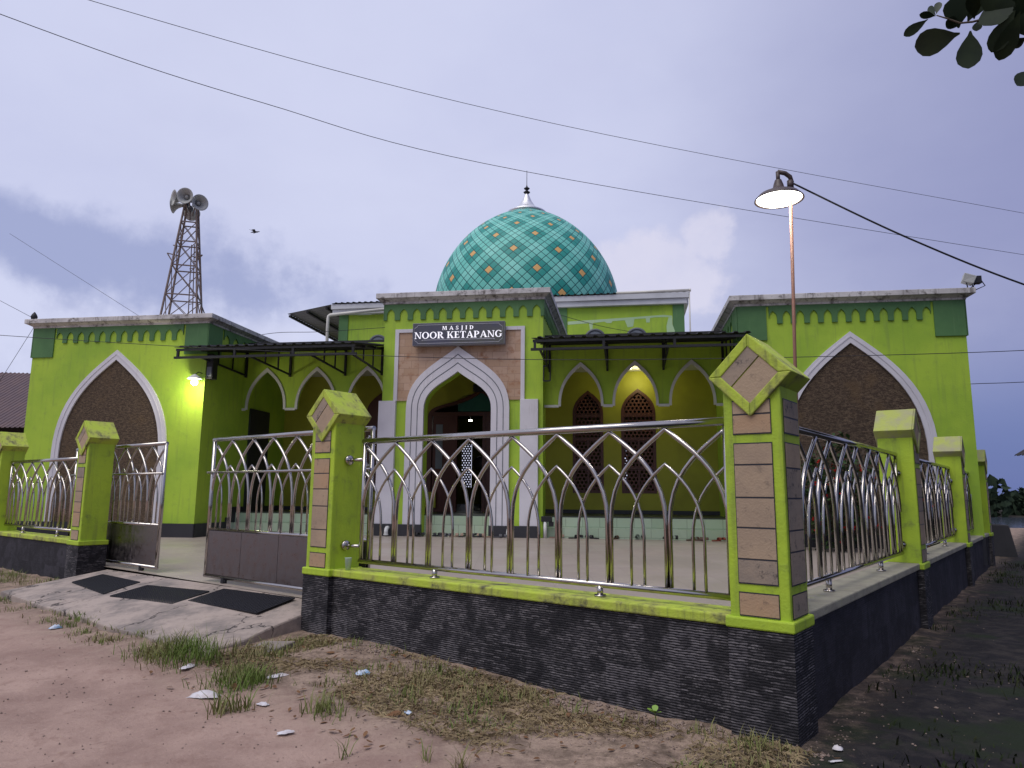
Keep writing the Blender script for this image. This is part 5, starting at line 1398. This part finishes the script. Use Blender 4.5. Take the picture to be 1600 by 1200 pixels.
def matted(mb, n_):
    for _ in range(n_):
        t_ = random.uniform(-4.9, .1); d = random.uniform(.04, 1.35)
        k_ = math.sin(t_*2.3+.8)+math.sin(t_*5.1+d*3)*.6+math.sin(d*6+t_)*.5
        if k_ < -.25+random.uniform(-.5, .5): continue
        p_ = pt('W', (t_, -d, 0)); x, y = p_.x, p_.y; an = random.uniform(0, 6.283); L_ = random.uniform(.04, .13); ww = random.uniform(.0014, .0032)
        dx, dy = math.cos(an), math.sin(an); z = gz(x, y); z2 = gz(x+dx*L_, y+dy*L_)
        n = mb.add([(x-dy*ww, y+dx*ww, z+.002), (x+dy*ww, y-dx*ww, z+.002), (x+dx*L_*.5+dy*ww, y+dy*L_*.5-dx*ww, (z+z2)/2+random.uniform(.008, .03)), (x+dx*L_*.5-dy*ww, y+dy*L_*.5+dx*ww, (z+z2)/2+random.uniform(.008, .03)), (x+dx*L_, y+dy*L_, z2+random.uniform(.002, .02))])
        mb.face([n, n+1, n+2, n+3]); mb.face([n+3, n+2, n+4])
b_ = MB(); matted(b_, 15000)
mg = b_.build('dry_grass', M['straw']); mg['kind'] = 'stuff'; mg['label'] = 'matted straw coloured grass on the strip before the black wall'; mg['category'] = 'grass'
for i in range(260):
    t_ = random.uniform(-4.9, .1); d = random.uniform(.05, 1.3)
    if math.sin(t_*2.3+.8)+math.sin(t_*5.1+d*3)*.6 < 0: continue
    x, y = pt('W', (t_, -d, 0))[:2]; blades(a, x, y, random.randint(8, 22), .06, random.uniform(.025, .065), 1.2, .0035)
gr = a.build('grass', M['grass']); gr['kind'] = 'stuff'; gr['label'] = 'grass tufts along the wall and ramp edge'; gr['category'] = 'grass'
a = MB()
for i in range(520):
    t_, w_ = random.uniform(.1, 6.5), random.uniform(-.6, 17)
    if math.sin(t_*1.9+w_*.5)+math.sin(w_*1.1-t_) < -.2: continue
    x, y = pt('W', (t_, w_, 0))[:2]; blades(a, x, y, 26, .16, random.uniform(.05, .12), .9, .007)
gd = a.build('grass', M['grassd']); gd['kind'] = 'stuff'; gd['label'] = 'sparse grass coloured for shade on the shade-painted ground right of the wall'; gd['category'] = 'grass'

# ------------------------------------------------------------------ sky and sun
SUN_EL, SUN_AZ = math.radians(62), math.radians(220)      # azimuth from +Y, clockwise: behind the camera, a little left
wd = bpy.data.worlds.new('World'); scene.world = wd; wd.use_nodes = True
nt = wd.node_tree
for n in list(nt.nodes): nt.nodes.remove(n)
out = nt.nodes.new('ShaderNodeOutputWorld')
sky = nt.nodes.new('ShaderNodeTexSky'); sky.sky_type = 'NISHITA'; sky.sun_disc = False; sky.sun_elevation = SUN_EL; sky.sun_rotation = SUN_AZ
b1 = nt.nodes.new('ShaderNodeBackground'); b1.inputs[1].default_value = .10; nt.links.new(sky.outputs[0], b1.inputs[0])
tc_ = nt.nodes.new('ShaderNodeTexCoord'); gen = tc_.outputs['Generated']
sp = nt.nodes.new('ShaderNodeSeparateXYZ'); nt.links.new(gen, sp.inputs[0])
zz = mth(nt, 'ADD', mth(nt, 'MAXIMUM', sp.outputs[2], 0), .22)
cbv = nt.nodes.new('ShaderNodeCombineXYZ'); nt.links.new(mth(nt, 'DIVIDE', sp.outputs[0], zz), cbv.inputs[0]); nt.links.new(mth(nt, 'DIVIDE', sp.outputs[1], zz), cbv.inputs[1])
nA = noise(nt, cbv.outputs[0], .75, 7, .52); nB = noise(nt, cbv.outputs[0], 2.6, 8, .55)
nC = noise(nt, gen, 9, 8, .6)
def blob(az, el, ra, soft, amp=.14, sx=1.0):
    d = Vector((math.sin(math.radians(az))*math.cos(math.radians(el)), math.cos(math.radians(az))*math.cos(math.radians(el)), math.sin(math.radians(el))))
    vm = nt.nodes.new('ShaderNodeVectorMath'); vm.operation = 'SUBTRACT'; nt.links.new(gen, vm.inputs[0]); vm.inputs[1].default_value = d
    sc_ = nt.nodes.new('ShaderNodeVectorMath'); sc_.operation = 'MULTIPLY'; nt.links.new(vm.outputs[0], sc_.inputs[0]); sc_.inputs[1].default_value = (1/sx, 1/sx, 1)
    ln = nt.nodes.new('ShaderNodeVectorMath'); ln.operation = 'LENGTH'; nt.links.new(sc_.outputs[0], ln.inputs[0])
    v = mth(nt, 'ADD', ln.outputs['Value'], mth(nt, 'MULTIPLY', mth(nt, 'SUBTRACT', nC, .5), -amp*2))
    return ramp(nt, v, ra+soft, ra-soft)
hi = (.635, .66, .86); lo = (.54, .565, .785)
col = mixc(nt, ramp(nt, nA, .38, .68), hi, lo)
col = mixc(nt, mth(nt, 'MULTIPLY', ramp(nt, nB, .46, .72), .25), col, (.56, .575, .77))
band = mth(nt, 'MULTIPLY', ramp(nt, sp.outputs[2], .33, .24), ramp(nt, nC, .44, .60))          # broken cloud low down
col = mixc(nt, mth(nt, 'MULTIPLY', band, .35), col, (.47, .49, .71))
col = mixc(nt, mth(nt, 'MULTIPLY', blob(-30, 16.3, .050, .024, .07, 4.2), .9), col, (.33, .37, .60))     # grey bank at the left
col = mixc(nt, mth(nt, 'MULTIPLY', blob(-15, 14.6, .030, .020, .07, 3.0), .75), col, (.37, .41, .64))
col = mixc(nt, mth(nt, 'MULTIPLY', blob(-2, 17.5, .016, .016, .05, 3.5), .5), col, (.50, .52, .75))
col = mixc(nt, mth(nt, 'MULTIPLY', blob(-13, 12.2, .018, .015, .06, 4.0), .6), col, (.74, .75, .90))       # bright rim under the bank
right = mth(nt, 'ADD', sp.outputs[0], mth(nt, 'MULTIPLY', mth(nt, 'SUBTRACT', nA, .5), .3))
col = mixc(nt, mth(nt, 'MULTIPLY', ramp(nt, right, .08, .62), .78), col, (.20, .215, .43))            # edge vignetting painted into the sky towards the right
heap = mth(nt, 'MAXIMUM', blob(16.0, 20.0, .038, .010, .045, .9), blob(11.5, 17.4, .050, .012, .06, 1.8))      # bright heap cloud beside the dome
heap = mth(nt, 'MULTIPLY', heap, ramp(nt, nC, .25, .62, .55, 1.0))
col = mixc(nt, mth(nt, 'MULTIPLY', heap, .8), col, (.72, .70, .84))
low = mth(nt, 'MULTIPLY', ramp(nt, sp.outputs[2], .24, .02), ramp(nt, sp.outputs[0], .32, .55))
col = mixc(nt, mth(nt, 'MULTIPLY', low, .85), col, (.085, .13, .37))
back = mth(nt, 'MULTIPLY', ramp(nt, sp.outputs[1], .25, -.25), ramp(nt, sp.outputs[2], .48, .12))     # unseen low sky behind the viewer, darkened to shade the veranda
col = mixc(nt, mth(nt, 'MULTIPLY', back, .6), col, (.16, .17, .24))
b2 = nt.nodes.new('ShaderNodeBackground'); b2.inputs[1].default_value = 1.0; nt.links.new(col, b2.inputs[0])
mx = nt.nodes.new('ShaderNodeMixShader'); mx.inputs[0].default_value = .92
nt.links.new(b1.outputs[0], mx.inputs[1]); nt.links.new(b2.outputs[0], mx.inputs[2]); nt.links.new(mx.outputs[0], out.inputs[0])

sun = bpy.data.lights.new('sun', 'SUN'); sun.energy = 1.5; sun.angle = math.radians(40); sun.color = (1, .95, .88)
so = bpy.data.objects.new('sun', sun); COL.objects.link(so)
sd = Vector((math.sin(SUN_AZ)*math.cos(SUN_EL), math.cos(SUN_AZ)*math.cos(SUN_EL), math.sin(SUN_EL)))
so.rotation_euler = sd.to_track_quat('Z', 'Y').to_euler()

# ------------------------------------------------------------------ camera
cam = bpy.data.cameras.new('camera'); co = bpy.data.objects.new('camera', cam); COL.objects.link(co)
F, PT, RO = 1106.707, .153141251, .00890191702
cam.sensor_fit = 'HORIZONTAL'; cam.sensor_width = 36; cam.lens = F*36/1600; cam.clip_end = 2000; cam.clip_start = .05
fw_ = Vector((0, math.cos(PT), math.sin(PT))); up_ = Vector((0, -math.sin(PT), math.cos(PT))); rt_ = Vector((1, 0, 0))
R2 = math.cos(RO)*rt_+math.sin(RO)*up_; U2 = -math.sin(RO)*rt_+math.cos(RO)*up_
mtx = Matrix((R2, U2, -fw_)).transposed().to_4x4(); mtx.translation = (0, 0, 1.6)
co.matrix_world = mtx
scene.camera = co
scene.view_settings.view_transform = 'Standard'; scene.view_settings.look = 'None'
scene.view_settings.exposure = .1; scene.view_settings.gamma = 1
for o in list(COL.objects):
    if '_at' in o: del o['_at']
try: scene.cycles.max_bounces = 8; scene.cycles.transparent_max_bounces = 12; scene.cycles.use_denoising = True
except Exception: pass
